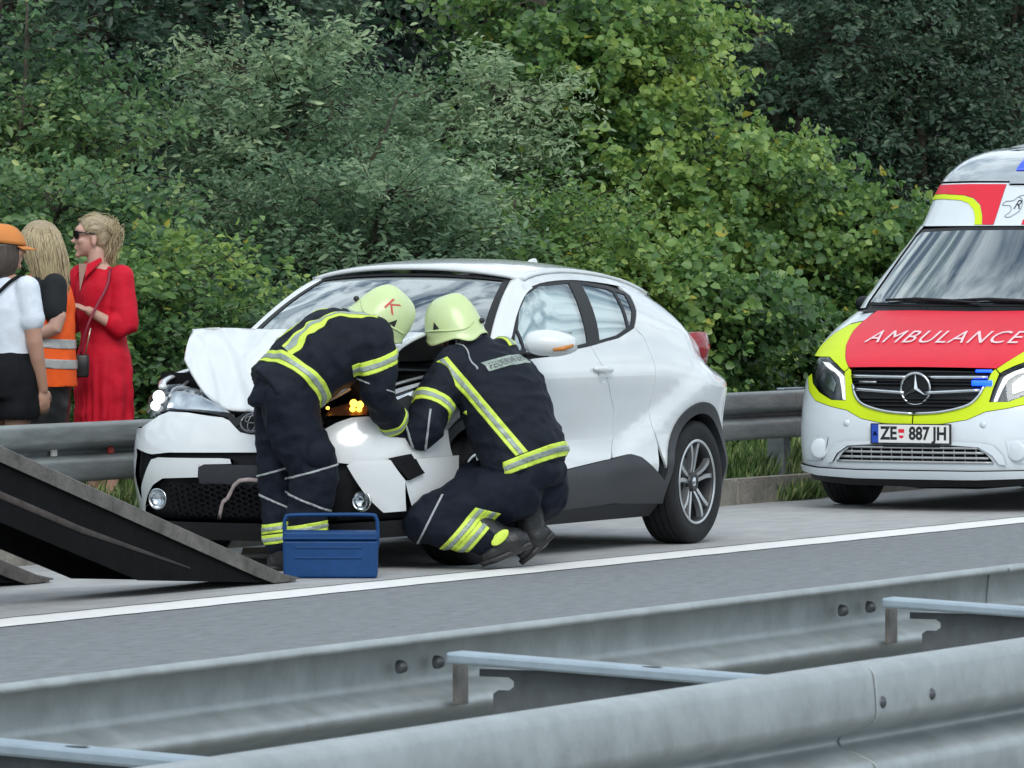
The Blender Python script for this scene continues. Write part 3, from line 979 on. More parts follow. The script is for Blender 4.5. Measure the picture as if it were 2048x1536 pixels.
def arc(cx, cz, r, a0, a1, n=18):
    return [(cx + r * math.cos(R(a0 + (a1 - a0) * i / n)), cz + r * math.sin(R(a0 + (a1 - a0) * i / n))) for i in range(n + 1)]
AX1, AX2, AZ = .93, 3.57, .345
CLAD_TOP = [(1.38, .40), (1.9, .444), (2.542, .492), (2.724, .514), (2.82, .498), (3.04, .405), (3.13, .365)]
DOOR_GAP = [(2.364, 1.108), (2.477, .923), (2.60, .76), (2.625, .62), (2.56, .50)]
WIN = [(1.42, 1.10), (1.56, 1.225), (1.70, 1.318), (1.882, 1.405), (2.108, 1.452), (2.525, 1.466), (2.938, 1.432), (3.12, 1.40), (3.155, 1.375), (3.085, 1.294), (2.96, 1.20), (2.737, 1.148), (2.364, 1.108), (1.603, 1.052), (1.40, 1.045)]

fender = [(.60, .70), (.66, .84), (.80, .93), (1.10, 1.005), (1.21, 1.055), (1.40, 1.10), (1.39, 1.04), (1.39, .85), (1.37, .62), (1.345, .43)] + arc(AX1, AZ, .434, 10, 128)
door_f = [(1.395, 1.038), (1.603, 1.052), (2.0, 1.078), (2.364, 1.108)] + DOOR_GAP[1:] + [(2.542, .495), (1.9, .447), (1.36, .405), (1.375, .62), (1.395, .85)]
door_r = [(2.364, 1.108), (2.737, 1.148), (2.96, 1.20), (3.03, 1.15), (3.06, 1.0), (3.045, .88), (3.02, .78), (3.02, .66)] + [(3.06, .56), (3.045, .41)] + [(2.82, .50), (2.724, .517), (2.57, .50)] + DOOR_GAP[1:-1][::-1]
cant_top = [(x, interp(x, CAR_CZ) - d_) for x, d_ in ((3.10, .004), (3.3, .006), (3.45, .02), (3.52, .036), (3.59, .05), (3.7, .045), (3.79, .03), (3.87, .02), (3.95, .01))]
quarter = [(2.96, 1.20), (3.085, 1.294), (3.155, 1.375), (3.12, 1.40)] + cant_top + [(3.99, 1.10), (4.0, 1.02), (4.02, .93), (4.12, .84), (4.10, .74)] + arc(AX2, AZ, .434, 46, 170) + [(3.02, .66), (3.02, .78), (3.045, .88), (3.06, 1.0), (3.03, 1.15)]
bumper_r = [(4.02, .93), (4.2, .84), (4.34, .78), (4.352, .5), (4.33, .30), (4.0, .27)] + arc(AX2, AZ, .434, -2, 46, 8) + [(4.10, .74), (4.12, .84)]
for sf, fl in ((car_side, 1), (car_side_far, -1)):
    panel("front_fender", fender, sf, m_white, car, 0, .012, .05, .002, fl)
    panel("front_door", door_f, sf, m_white, car, 0, .012, .05, .0025, fl)
    panel("rear_door", door_r, sf, m_white, car, 0, .012, .045, .0025, fl)
    panel("rear_quarter_panel", quarter, sf, m_white, car, 0, .012, .045, .002, fl)
    panel("rear_bumper_corner", bumper_r, sf, m_white, car, 0, .012, .04, .002, fl)
    for ax in (AX1, AX2):
        trim = arc(ax, AZ, .440, -14 if ax == AX2 else 12, 190 if ax == AX2 else 168, 30) + arc(ax, AZ, .378, 190 if ax == AX2 else 168, -14 if ax == AX2 else 12, 26)
        panel("wheel_arch_trim", trim, sf, m_clad, car, .012, .09, .05, 0, fl)
    panel("sill_cladding", CLAD_TOP + [(3.17, .33), (3.20, .24), (2.58, .262), (1.94, .245), (1.36, .24)], sf, m_clad, car, .016, .05, .05, 0, fl)
    panel("sill_lower", [(1.30, .255), (1.94, .255), (3.18, .25), (3.12, .17), (1.35, .165)], sf, m_plast, car, .004, .05, .05, 0, fl)
    panel("rear_valance", [(3.93, .29), (4.33, .31), (4.33, .19), (3.98, .18)], sf, m_clad, car, .008, .03, .05, 0, fl)
    # black window surround, panes
    g1 = [(1.575, 1.085), (1.60, 1.205), (1.72, 1.30), (1.885, 1.385), (2.09, 1.433), (2.45, 1.445), (2.395, 1.30), (2.345, 1.125), (1.93, 1.09)]
    g0 = [(1.43, 1.075), (1.47, 1.12), (1.575, 1.20), (1.55, 1.085)]
    g2 = [(2.60, 1.440), (2.90, 1.412), (2.95, 1.395), (2.875, 1.20), (2.73, 1.163), (2.50, 1.138)]
    g3 = [(2.985, 1.398), (3.09, 1.382), (3.03, 1.29), (2.935, 1.215), (2.91, 1.215)]
    panel("window_surround", WIN, sf, m_plast, car, -.004, .012, .05, 0, fl, holes=(g0, g1, g2, g3))
    for g in (g0, g1, g2, g3):
        panel("window_pane", g, sf, m_pane, car, -.008, 0, .05, 0, fl)
    # chrome-less black pillar between the doors is the surround; curtain airbag hangs inside
    sy = -1 if sf is car_side else 1
    def bag(x, z, sy=sy, sf=sf):
        p = sf(x, z)
        return (x, p[1] - sy * (.055 + .025 * math.sin(x * 7.3 + z * 5) * math.cos(z * 11 + x * 2)), z)
    panel("curtain_airbag", [(1.50, 1.04), (1.62, 1.24), (1.8, 1.36), (2.05, 1.425), (2.5, 1.44), (2.95, 1.41), (3.08, 1.36), (2.95, 1.18), (2.4, 1.06)], bag, m_airbag, car, 0, 0, .04, 0, fl)
    # door handle: dished grip
    hp = []
    for t in np.linspace(0, 1, 9):
        x = 2.315 + .205 * t
        z = .987 - .012 * t
        hp.append((x, sy * (car_w(x, z) + .006 + .026 * math.sin(math.pi * t) ** .5), z))
    tube("door_handle", hp, [.008, .014, .017, .018, .018, .018, .017, .014, .008], m_white, car, 10, flat=((0, 1, 0), .7))
    lathe("handle_recess", [(.048, 0.0), (.04, -.003 * sy), (.001, -.004 * sy)], m_white, car, (2.42, sy * (car_w(2.42, .955) + .001), .955), 20)
    # tail light: a wing that stands out of the corner
    tl = []
    for k, (x, y, z0, z1) in enumerate([(3.86, .685, 1.06, 1.150), (3.93, .725, 1.0, 1.163), (4.01, .740, .975, 1.165), (4.07, .724, 1.01, 1.160), (4.115, .68, 1.07, 1.150)]):
        tl.append([(x, sy * (y - .05), z0), (x, sy * y, z0), (x + .004, sy * (y + .012), (z0 + z1) / 2), (x, sy * (y - .006), z1), (x, sy * (y - .06), z1 + .002)])
    o = loft_grid("tail_light", tl, m_red_l, car)
    s_ = o.modifiers.new("solid", 'SOLIDIFY'); s_.thickness = .02; s_.offset = -1 * sy
    panel("side_reflector", [(3.70, 1.03), (3.76, 1.035), (3.79, 1.0), (3.73, .99)], sf, m_silver, car, .002, .004, .03, 0, fl)

# roof, pillars, windscreen, hatch
def cant(x): return (interp(x, CAR_CY), interp(x, CAR_CZ))
def roof_pt(x, t):
    """t from -1 (left gutter) to 1 (right); the front edge bows forward."""
    yc, zc = cant(x)
    xf = x - .11 * (1 - t * t) * (1 - sstep(1.9, 2.3, x)) + .05 * (1 - t * t) * sstep(3.3, 3.6, x)
    return (xf, yc * t, zc + .062 * (1 - abs(t) ** 2.3) * (1 - .35 * sstep(3.2, 3.6, x)))
xr = [1.95, 2.0, 2.08, 2.2, 2.4, 2.6, 2.8, 3.0, 3.2, 3.35, 3.5, 3.6]
ts = np.linspace(-1, 1, 25)
roof = loft_grid("roof", [[roof_pt(x, t) for t in ts] for x in xr], m_white, car)
s_ = roof.modifiers.new("solid", 'SOLIDIFY'); s_.thickness = .02; s_.offset = -1
# rear spoiler lip
sp = []
for t in np.linspace(-1, 1, 21):
    p = roof_pt(3.55, t)
    q = (3.72 - .07 * abs(t) ** 3, p[1] * 1.0, p[2] - .016)
    sp.append([(p[0], p[1], p[2] + .004), ((p[0] + q[0]) / 2, p[1], p[2] + .006), q, (q[0] - .012, q[1], q[2] - .045), (p[0] - .05, p[1] * .98, p[2] - .05)])
loft_grid("roof_spoiler", sp, m_white, car)
# windscreen between its four edges
WB = lambda t: Vector((.98 + .27 * abs(t) ** 2, .765 * t, 1.0 + .035 * t * t))
WT = lambda t: Vector((1.845 + .085 * t * t, .565 * t, 1.492 - .032 * abs(t) ** 2.2))
def screen(s, t):
    p = WB(t) * (1 - s) + WT(t) * s
    return p + Vector((-.022, 0, .035)) * (4 * s * (1 - s))
scr = loft_grid("windscreen", [[screen(s, t) for t in np.linspace(-.985, .985, 25)] for s in np.linspace(.0, 1, 15)], m_screen, car)
fr_ = []
for sgn in (-1, 1):
    edge = [screen(s, sgn) for s in np.linspace(0, 1, 17)]
    rows = []
    for i, e in enumerate(edge):
        s = i / 16
        x = 1.20 + (1.96 - 1.20) * s
        z = interp(x, CAR_CZ); y = interp(x, CAR_CY)
        o_ = Vector((x, sgn * y, z))
        # outer pillar edge continues down onto the window surround
        lo = Vector((x + .03, sgn * (car_w(x + .03, z - .035) + .0), z - .035))
        mid = (e + o_) / 2 + Vector((-.008, sgn * .006, .012))
        rows.append([e, mid, o_, lo])
    loft_grid("windscreen_pillar", rows, m_white, car)
    # black seal strip along the glass
    rows = [[screen(s, sgn * .945) + Vector((-.002, 0, .003)), screen(s, sgn * 1.0) + Vector((-.003, 0, .004))] for s in np.linspace(0, 1, 17)]
    loft_grid("windscreen_seal", rows, m_plast, car)
    # gutter strip between pillar and roof side
    rows = []
    for x in np.linspace(1.9, 3.59, 18):
        y, z = cant(x)
        zl = max(z - .034, min(interp(x, CAR_BELT) + .02, z)) if x < 3.1 else z - .03
        rows.append([(x, sgn * (y + .001), z + .001), (x, sgn * (car_w(x, (z + zl) / 2) + .001), (z + zl) / 2), (x, sgn * car_w(x, zl), zl)])
    loft_grid("roof_side_rail", rows, m_white, car)
rows = [[screen(s, t) + Vector((-.002, 0, .004)) for t in np.linspace(-1, 1, 25)] for s in (.965, .985, 1.0)]
loft_grid("windscreen_header", rows, m_plast, car)
# hatch and rear end
rows = []
for z, x, w in ((1.33, 3.62, .55), (1.235, 3.84, .60), (1.135, 4.03, .64), (1.05, 4.17, .62), (.93, 4.26, .60), (.8, 4.33, .60), (.5, 4.36, .56), (.3, 4.34, .5)):
    rows.append([(x - .12 * abs(t) ** 3, w * t, z) for t in np.linspace(-1, 1, 13)])
loft_grid("tailgate", rows, m_white, car)
rows = [[(x + .012 - .10 * abs(t) ** 3, w * t * .8, z + .012) for t in np.linspace(-1, 1, 11)] for z, x, w in ((1.31, 3.69, .55), (1.235, 3.85, .60), (1.145, 4.02, .64))]
loft_grid("rear_window", rows, m_pane, car)
# shark-fin aerial
bm = bmesh.new()
for a, b in (((3.20, 0, 1.528), (3.36, 0, 1.520)),):
    pr_ = [(3.20, 1.528), (3.255, 1.552), (3.30, 1.572), (3.335, 1.577), (3.352, 1.570), (3.365, 1.520)]
    L = [bm.verts.new((x, -.012 if 0 < i < 5 else -.02, z)) for i, (x, z) in enumerate(pr_)]; Rr = [bm.verts.new((x, .012 if 0 < i < 5 else .02, z)) for i, (x, z) in enumerate(pr_)]
    for i in range(5): bm.faces.new((L[i], L[i + 1], Rr[i + 1], Rr[i]))
    bm.faces.new(L); bm.faces.new(Rr[::-1])
bevel_mod(from_bm("roof_aerial", bm, m_white, car), .006)

# cabin
bm = bmesh.new()
bm_box(bm, (2.4, 0, .40), (2.6, 1.4, .1)); from_bm("cabin_floor", bm, m_dark, car)
rows = [[(x, 1.36 * t / 2, z - .03 * abs(t) ** 2) for t in np.linspace(-1, 1, 13)] for x, z in ((1.02, .985), (1.25, 1.005), (1.5, .99), (1.62, .93), (1.66, .75), (1.6, .5))]
loft_grid("dashboard", rows, m_seat, car)
lathe("steering_wheel", [(.18 + .014 * math.cos(a), .014 * math.sin(a)) for a in np.linspace(0, 2 * math.pi, 9)], m_plast, car, (1.80, -.36, .90), 28, 'x')
for sy in (-.37, .37):
    rows = []
    for z, x, hw, d in ((.55, 2.25, .23, .13), (.8, 2.36, .25, .14), (1.0, 2.44, .24, .12), (1.14, 2.50, .17, .09), (1.16, 2.51, .10, .06), (1.30, 2.55, .13, .08), (1.36, 2.56, .10, .05)):
        rows.append([(x + d * math.cos(a) * .5, sy + hw * math.sin(a), z) for a in np.linspace(0, 2 * math.pi, 16, endpoint=False)])
    loft_grid("front_seat", rows, m_seat, car, close=True)
    box("seat_cushion", (2.1, sy, .52), (.5, .5, .16), m_seat, car, .05)
box("rear_seat", (3.1, 0, .80), (.16, 1.25, .62), m_seat, car, .06)

# door mirrors
for sy in (-1, 1):
    rows = []
    for t in np.linspace(0, 1, 9):
        y = .905 + .225 * t
        e = math.sin(math.pi * min(1, .22 + .70 * t)) ** .55
        cx, cz = 1.49 + .08 * t, 1.137 - .012 * t
        rows.append([(cx + (.085 * e) * math.cos(a) * (1.0 if math.cos(a) < 0 else .5), sy * y, cz + (.072 * e) * math.sin(a)) for a in np.linspace(0, 2 * math.pi, 18, endpoint=False)])
    bm = bmesh.new()
    g = [[bm.verts.new(p) for p in r_] for r_ in rows]
    for a, b in zip(g[:-1], g[1:]):
        for k in range(18): bm.faces.new((a[k], a[(k + 1) % 18], b[(k + 1) % 18], b[k]))
    bm.faces.new(g[0]); bm.faces.new(g[-1])
    mo = from_bm("door_mirror", bm, m_white, car, smooth=True)
    tube("mirror_foot", [(1.53, sy * .84, 1.055), (1.52, sy * .90, 1.068), (1.51, sy * 1.0, 1.076), (1.53, sy * 1.10, 1.095)], [.032, .030, .026, .012], m_plast, mo, 10, flat=((0, 0, 1), .6))
    tube("mirror_indicator", [(1.465, sy * 1.05, 1.098), (1.492, sy * 1.10, 1.106), (1.535, sy * 1.132, 1.122)], [.008, .012, .008], m_amber, mo, 8)
    mg = [(1.583 - .03 * (1 - t), sy * (.93 + .17 * t), 1.135 + q) for t in (0, 1) for q in (-.055, .055)]
    mk("mirror_glass", mg, [(0, 1, 3, 2)], m_chrome, mo)
    panel("mirror_triangle", [(1.41, 1.05), (1.44, 1.085), (1.55, 1.10), (1.56, 1.055)], car_side if sy < 0 else car_side_far, m_plast, car, .012, .02, .03, 0, 1 if sy < 0 else -1)

for sy in (-1, 1):
    wheel(car, AX2, sy * .785, sy, rz=.35)
    wheel(car, AX1, sy * .785, sy, rz=.1)
    for ax in (AX1, AX2):   # wheel house
        a_ = np.linspace(R(-12), R(192), 19)
        rows = [[(ax + .41 * math.cos(q), sy * y, AZ + .41 * math.sin(q)) for q in a_] for y in (.84, .5)]
        loft_grid("wheel_house", rows, m_dark, car)
tube("exhaust_silencer", [(2.3, -.15, .22), (2.9, -.2, .21), (3.4, -.2, .24)], [.05, .08, .06], m_plast, car, 10)
box("underbody", (2.2, 0, .235), (2.9, 1.2, .09), m_dark, car, .03)

# ---- front end, read from its right (far) corner to its left
F1 = lambda nm, poly, m, off=0.0, th=.014, st=.035, par=car, gap=0: panel(nm, poly, car_front, m, par, off, th, st, gap, -1)
F1("bumper_core", [(.86, .72), (.5, .76), (.2, .75), (-.2, .70), (-.5, .74), (-.85, .70), (-.87, .3), (-.8, .17), (-.3, .14), (.3, .14), (.8, .17), (.87, .3)], m_plast, -.045, .02, .05)
F1("front_bumper", [(.895, .60), (.893, .70), (.84, .70), (.70, .70), (.61, .74), (.555, .768), (.49, .79), (.36, .787), (.215, .771), (.135, .765), (.09, .75), (.045, .716), (.01, .692), (-.05, .682), (-.13, .680), (-.36, .684), (-.43, .70), (-.50, .745), (-.56, .770), (-.70, .782), (-.80, .765), (-.88, .70), (-.890, .56),
                    (-.76, .543), (-.60, .537), (-.45, .555), (-.19, .594), (.436, .584), (.50, .577), (.56, .572), (.62, .58), (.70, .595)], m_white, 0, .02, .03)
F1("bumper_corner", [(.895, .605), (.72, .600), (.705, .56), (.735, .46), (.70, .36), (.655, .30), (.69, .245), (.80, .25), (.893, .27)], m_white, 0, .02, .03)
F1("lower_trim_piece", [(.41, .557), (.10, .560), (.048, .557), (.04, .533), (.20, .528), (.235, .514), (.24, .462), (.47, .452), (.55, .415), (.61, .36), (.655, .30), (.68, .30), (.66, .40), (.59, .50), (.555, .545), (.50, .557)], m_white, .004, .03, .025)
F1("corner_vent", [(.545, .548), (.69, .585), (.70, .55), (.73, .46), (.69, .36), (.66, .42)], m_dark, -.03, .02, .03)
F1("number_plate_bracket", [(.235, .525), (-.23, .53), (-.23, .415), (.06, .415), (.07, .43), (.235, .43)], m_clad, .004, .02, .04)
F1("left_bumper_fragment", [(-.575, .53), (-.60, .552), (-.74, .556), (-.785, .455), (-.775, .305), (-.70, .300), (-.655, .37), (-.60, .48)], m_white, .03, .012, .03)
F1("left_corner_vent", [(-.735, .565), (-.80, .585), (-.835, .49), (-.795, .455)], m_dark, .034, .02, .03)
F1("bumper_side_piece", [(-.82, .56), (-.893, .57), (-.893, .30), (-.80, .30), (-.79, .45), (-.84, .49)], m_white, .012, .012, .03)
F1("front_lip", [(.80, .245), (.4, .235), (-.4, .235), (-.82, .26), (-.80, .175), (-.3, .145), (.3, .145), (.78, .172)], m_plast, .012, .03, .05)
# honeycomb of the lower grille: one connected net of bars
V, F = [], []
def hexbar(p, q, w=.004):
    a = Vector((0, p[0], p[1])); b = Vector((0, q[0], q[1]))
    n_ = Vector((0, -(b - a).z, (b - a).y)).normalized() * w
    i = len(V)
    for c_ in (a - n_, a + n_, b + n_, b - n_):
        V.append((car_fx(c_.y, c_.z) - .022, c_.y, c_.z))
    F.append((i, i + 1, i + 2, i + 3))
    for c_ in (a - n_, a + n_, b + n_, b - n_):
        V.append((car_fx(c_.y, c_.z) - .005, c_.y, c_.z))
    F.append((i, i + 4, i + 5, i + 1)); F.append((i + 2, i + 6, i + 7, i + 3)); F.append((i, i + 3, i + 7, i + 4)); F.append((i + 1, i + 5, i + 6, i + 2))
a_ = .024
for j in range(9):
    for i in range(26):
        cy = -.50 + i * a_ * 1.5 + 0; cz = .262 + (j + (i % 2) * .5) * a_ * 1.15
        if cz > .42 - .0 * abs(cy) or cy > .42: continue
        pts = [(cy + a_ * .95 * math.cos(R(60 * k)), cz + a_ * .62 * math.sin(R(60 * k))) for k in range(6)]
        for k in (0, 1, 2): hexbar(pts[k], pts[k + 1])
mk("lower_grille", V, F, m_dark, car)
# fog lamps
for y, z in ((.515, .345), (-.635, .352)):
    x = car_fx(y, z)
    fg = lathe("fog_lamp", [(.052, .0), (.055, -.014), (.048, -.018), (.044, -.006), (.03, .012), (.001, .018)], m_chrome, car, (x - .012, y, z), 28, 'x')
    lathe("fog_lens", [(.045, -.010), (.03, -.016), (.001, -.018)], m_lens, fg, (0, 0, 0), 24, 'x')
# upper grille with the badge, black
F1("upper_grille", [(.10, .742), (.02, .80), (-.35, .80), (-.44, .75), (-.40, .68), (-.30, .67), (-.04, .675), (.05, .705)], m_plast, -.012, .03, .03)
def ring(name, cy, cz, ry, rz_, rr, m, par, x0, tilt=0):
    pts = []
    for k in range(33):
        a = 2 * math.pi * k / 32
        y, z = cy + ry * math.cos(a), cz + rz_ * math.sin(a)
        pts.append((car_fx(y, z) - x0, y, z))
    return tube(name, pts, rr, m, par, 6)
m_dchrome = mat("dark_chrome", (.16, .165, .17), .25, metal=1.0)
bd = ring("front_badge", -.055, .742, .068, .046, .007, m_dchrome, car, .010)
ring("badge_oval", -.055, .742, .024, .044, .005, m_dchrome, bd, .014)
ring("badge_oval", -.055, .757, .046, .018, .005, m_dchrome, bd, .014)
# right headlamp, still in place and lit
hl = [(.625, .755), (.70, .795), (.735, .855), (.665, .915), (.52, .928), (.368, .905), (.20, .852), (.10, .80), (.16, .785), (.36, .795), (.485, .800), (.56, .778)]
hr = F1("headlamp", hl, m_silver, -.045, .03, .03)
F1("lamp_housing_shadow", [(.62, .765), (.69, .80), (.725, .855), (.66, .905), (.60, .90), (.58, .80)], m_plast, -.035, .01, .03, hr)
F1("headlamp_lens", hl, m_lens, .002, .0, .03, hr)
for y, z, q in ((.607, .862, .034), (.60, .818, .026)):
    lathe("lit_bulb", [(q, .0), (q * .9, -.012), (q * .5, -.02), (.001, -.022)], m_drl, hr, (car_fx(y, z) - .02, y, z), 20, 'x')
F1("chrome_reflector", [(.56, .905), (.38, .893), (.22, .842), (.15, .805), (.36, .812), (.55, .825)], m_chrome, -.025, .01, .03, hr)
F1("lamp_trim_strip", [(.57, .79), (.49, .806), (.30, .806), (.10, .792), (.02, .74), (.05, .715), (.11, .768), (.22, .786), (.37, .80), (.49, .796)], m_plast, -.004, .02, .03, hr)
m_amber_d = mat("smoked_amber_plastic", (0.07, 0.035, 0.02), 0.3, var=.6, vscale=25)
# left headlamp: shattered, indicator blinking, its housing pushed back
hl2 = empty("broken_headlamp", (0, 0, 0)); hl2.parent = car
F1("indicator_housing", [(-.43, .79), (-.43, .825), (-.52, .858), (-.61, .852), (-.625, .795)], m_amber_d, -.02, .03, .03, hl2)
for y, z, q in ((-.553, .842, .020), (-.585, .835, .019), (-.56, .813, .015), (-.59, .812, .014), (-.44, .818, .008)):
    lathe("lit_indicator_bulb", [(q, .0), (q * .9, -.010), (q * .5, -.016), (.001, -.018)], m_amber_on, hl2, (car_fx(y, z) - .012, y, z), 16, 'x')
F1("lamp_shell", [(-.655, .80), (-.67, .895), (-.735, .935), (-.80, .93), (-.825, .85), (-.81, .79), (-.73, .785)], m_chrome, -.01, .04, .03, hl2)
F1("lamp_socket", [(-.715, .80), (-.715, .85), (-.75, .88), (-.79, .86), (-.795, .80)], m_plast, .004, .03, .02, hl2)
F1("broken_lens_edge", [(-.655, .87), (-.69, .905), (-.80, .955), (-.80, .94), (-.70, .88)], m_silver, .006, .006, .02, hl2)
# trim torn off and hanging in front of the grille
bt_ = [(.135, .255), (.095, .335), (.06, .36), (-.022, .450), (-.20, .447)]
pts = [(car_fx(y, z) - .03, y, z) for y, z in bt_]
tube("hanging_trim_strip", spline(pts, 3), .011, mat("torn_trim", (0.33, 0.27, 0.26), 0.6, var=.3, vscale=30), car, 6, flat=((1, 0, 0), .5))
tube("hanging_bolt", [(car_fx(.13, .26) - .035, .118, .30), (car_fx(.13, .25) - .035, .137, .247)], [.012, .005], m_plast, car, 8)

# engine bay
box("engine_bay_floor", (.68, 0, .62), (.86, 1.40, .04), m_dark, car)
box("engine_cover", (.72, -.05, .74), (.40, .55, .18), m_plast, car, .03)
box("battery", (.60, -.45, .77), (.22, .26, .19), m_plast, car, .015)
box("radiator_support", (.30, 0, .73), (.05, 1.2, .10), m_plast, car, .015)
lathe("washer_filler", [(.03, 0), (.03, .05), (.02, .055), (.001, .055)], m_silver, car, (.42, .50, .84), 16, 'z')
tube("bonnet_hinge_rod", [(.36, .62, .86), (.52, .64, .90), (.72, .66, .96)], .010, m_silver, car, 8)
tube("bonnet_stay", [(.30, .38, .84), (.50, .50, .90), (.60, .58, .93)], .009, m_silver, car, 8)
for y0, z0 in ((.50, .87), (.42, .855), (.34, .84), (.56, .885)):
    tube("hose", spline([(.28, y0, z0 - .02), (.40, y0 + .03, z0 + .018), (.52, y0 - .02, z0)], 4), .012, m_silver if y0 > .4 else m_plast, car, 8)
tube("inner_fender_edge", spline([(.34, -.60, .90), (.5, -.70, .95), (.8, -.77, .99), (1.12, -.80, 1.02)], 4), .018, m_silver, car, 8, flat=((0, 0, 1), .5))
tube("inner_fender_edge", spline([(.34, .64, .91), (.5, .72, .94), (.8, .78, .98), (1.12, .80, 1.01)], 4), .022, m_white, car, 8, flat=((0, 0, 1), .5))
box("cowl", (1.02, 0, .965), (.26, 1.42, .05), m_plast, car, .01)
for y in (-.25, .3):
    tube("wiper", [(1.04, y, 1.03), (1.0, y - .25, 1.035), (1.05, y - .52, 1.06)], .008, m_plast, car, 6)

# bonnet, buckled into a tent: front flap faces the viewer
def bonnet(s, t):
    """s: 0 at the windscreen, .5 at the buckled ridge, 1 at the nose; t across, -1 right to 1 left flank."""
    y = (.62 if t > 0 else .705) * t
    ridge = Vector((.68 + .03 * math.cos(t * 2), y * 1.03, 1.214 - .006 * t * t * (1 if t > 0 else 4) + .004 * math.cos(t * 7 + .8)))
    rear = Vector((1.10 + .05 * t * t, y, 1.015))
    k = abs(t)
    nose = Vector((.20 + .13 * k ** 2, y * (.93 - (.13 if t > 0 else -.06) * k), .792 + .03 * k + .24 * (max(0, k - .25) / .75) ** 1.9))
    if t < 0: nose.z += .02 * sstep(.5, 1, k)
    if s <= .5:
        u = s / .5
        p = rear.lerp(ridge, u); p.z += .05 * math.sin(math.pi * u) * (1 - .5 * k)
    else:
        u = (s - .5) / .5
        p = ridge.lerp(nose, u)
        p += Vector((-.022, 0, .010)) * math.sin(math.pi * u)
        # dents and creases
        def crease(a, b, c_, w, d):
            q = (t * a + u * b - c_)
            return d * math.exp(-abs(q / w) ** 1.3)
        p.x += crease(.75, .55, .66, .06, .034) * sstep(-.1, .2, t) + crease(.8, .5, .80, .05, -.030) * sstep(0, .3, t)
        p.x += crease(1, -.2, .28, .06, -.030) * (1 - sstep(.3, .55, u)) + crease(.6, .8, .32, .09, .016)
        p.x += crease(-.9, .6, .75, .08, .018) + .006 * noise.noise(Vector((t * 4, u * 4, 1)))
    return p
ss = np.concatenate((np.linspace(0, .46, 10), [.48, .495, .505, .52], np.linspace(.54, 1, 26)))
tt_ = np.linspace(-1, 1, 61)
bon = loft_grid("bonnet", [[bonnet(s, t) for t in tt_] for s in ss], m_white, car)
s_ = bon.modifiers.new("solid", 'SOLIDIFY'); s_.thickness = .014; s_.offset = -1
m_under = mat("bonnet_underside", (0.30, 0.31, 0.31), 0.5)

# ------------------------------------------------------------------ the ambulance
m_awhite = mat("ambulance_white_paint", (0.66, 0.72, 0.76), 0.3, coat=0.5, var=0.02, vscale=3)
m_ared = mat("ambulance_red_film", (0.70, 0.022, 0.045), 0.45, spec=.3, var=0.05, vscale=4)
m_alime = mat("ambulance_lime_film", (0.60, 0.76, 0.010), 0.5, spec=.3, var=0.05, vscale=4)
m_blue_on = mat("lit_blue_lamp", (0.02, 0.08, 0.8), 0.2, emit=(0.004, 0.05, 0.95), estr=2.8)
m_blue = mat("blue_lamp_lens", (0.02, 0.06, 0.55), 0.12, coat=0.6, emit=(0.03, 0.08, 1.0), estr=0.5)
m_plate = mat("number_plate_white", (0.74, 0.75, 0.73), 0.4)
m_plate_b = mat("number_plate_blue", (0.02, 0.07, 0.42), 0.4)
m_plate_k = mat("number_plate_black", (0.012, 0.012, 0.014), 0.5)
m_hl = mat("headlamp_interior", (0.06, 0.066, 0.07), 0.3, metal=0.3, var=0.3, vscale=18)
m_smoke = mat("grey_light_cover", (0.34, 0.39, 0.42), 0.14, coat=0.8, var=0.12, vscale=4, stretch=(1, 1, 6))

AMB = (34.5, 14.672, 0)
amb = empty("ambulance", AMB)
tag(amb, "white, red and lime high-roof ambulance facing the viewer with flashing blue grille lights", "ambulance")
A1 = lambda nm, poly, m, off=0.0, th=.014, st=.045, par=amb, gap=0, holes=(): panel(nm, poly, amb_front, m, par, off, th, st, gap, -1, holes)
def sym(half):
    """half outline from the top centre outwards to the bottom centre (y >= 0), mirrored."""
    return half + [(-a, b) for a, b in half[::-1] if a > 1e-6]

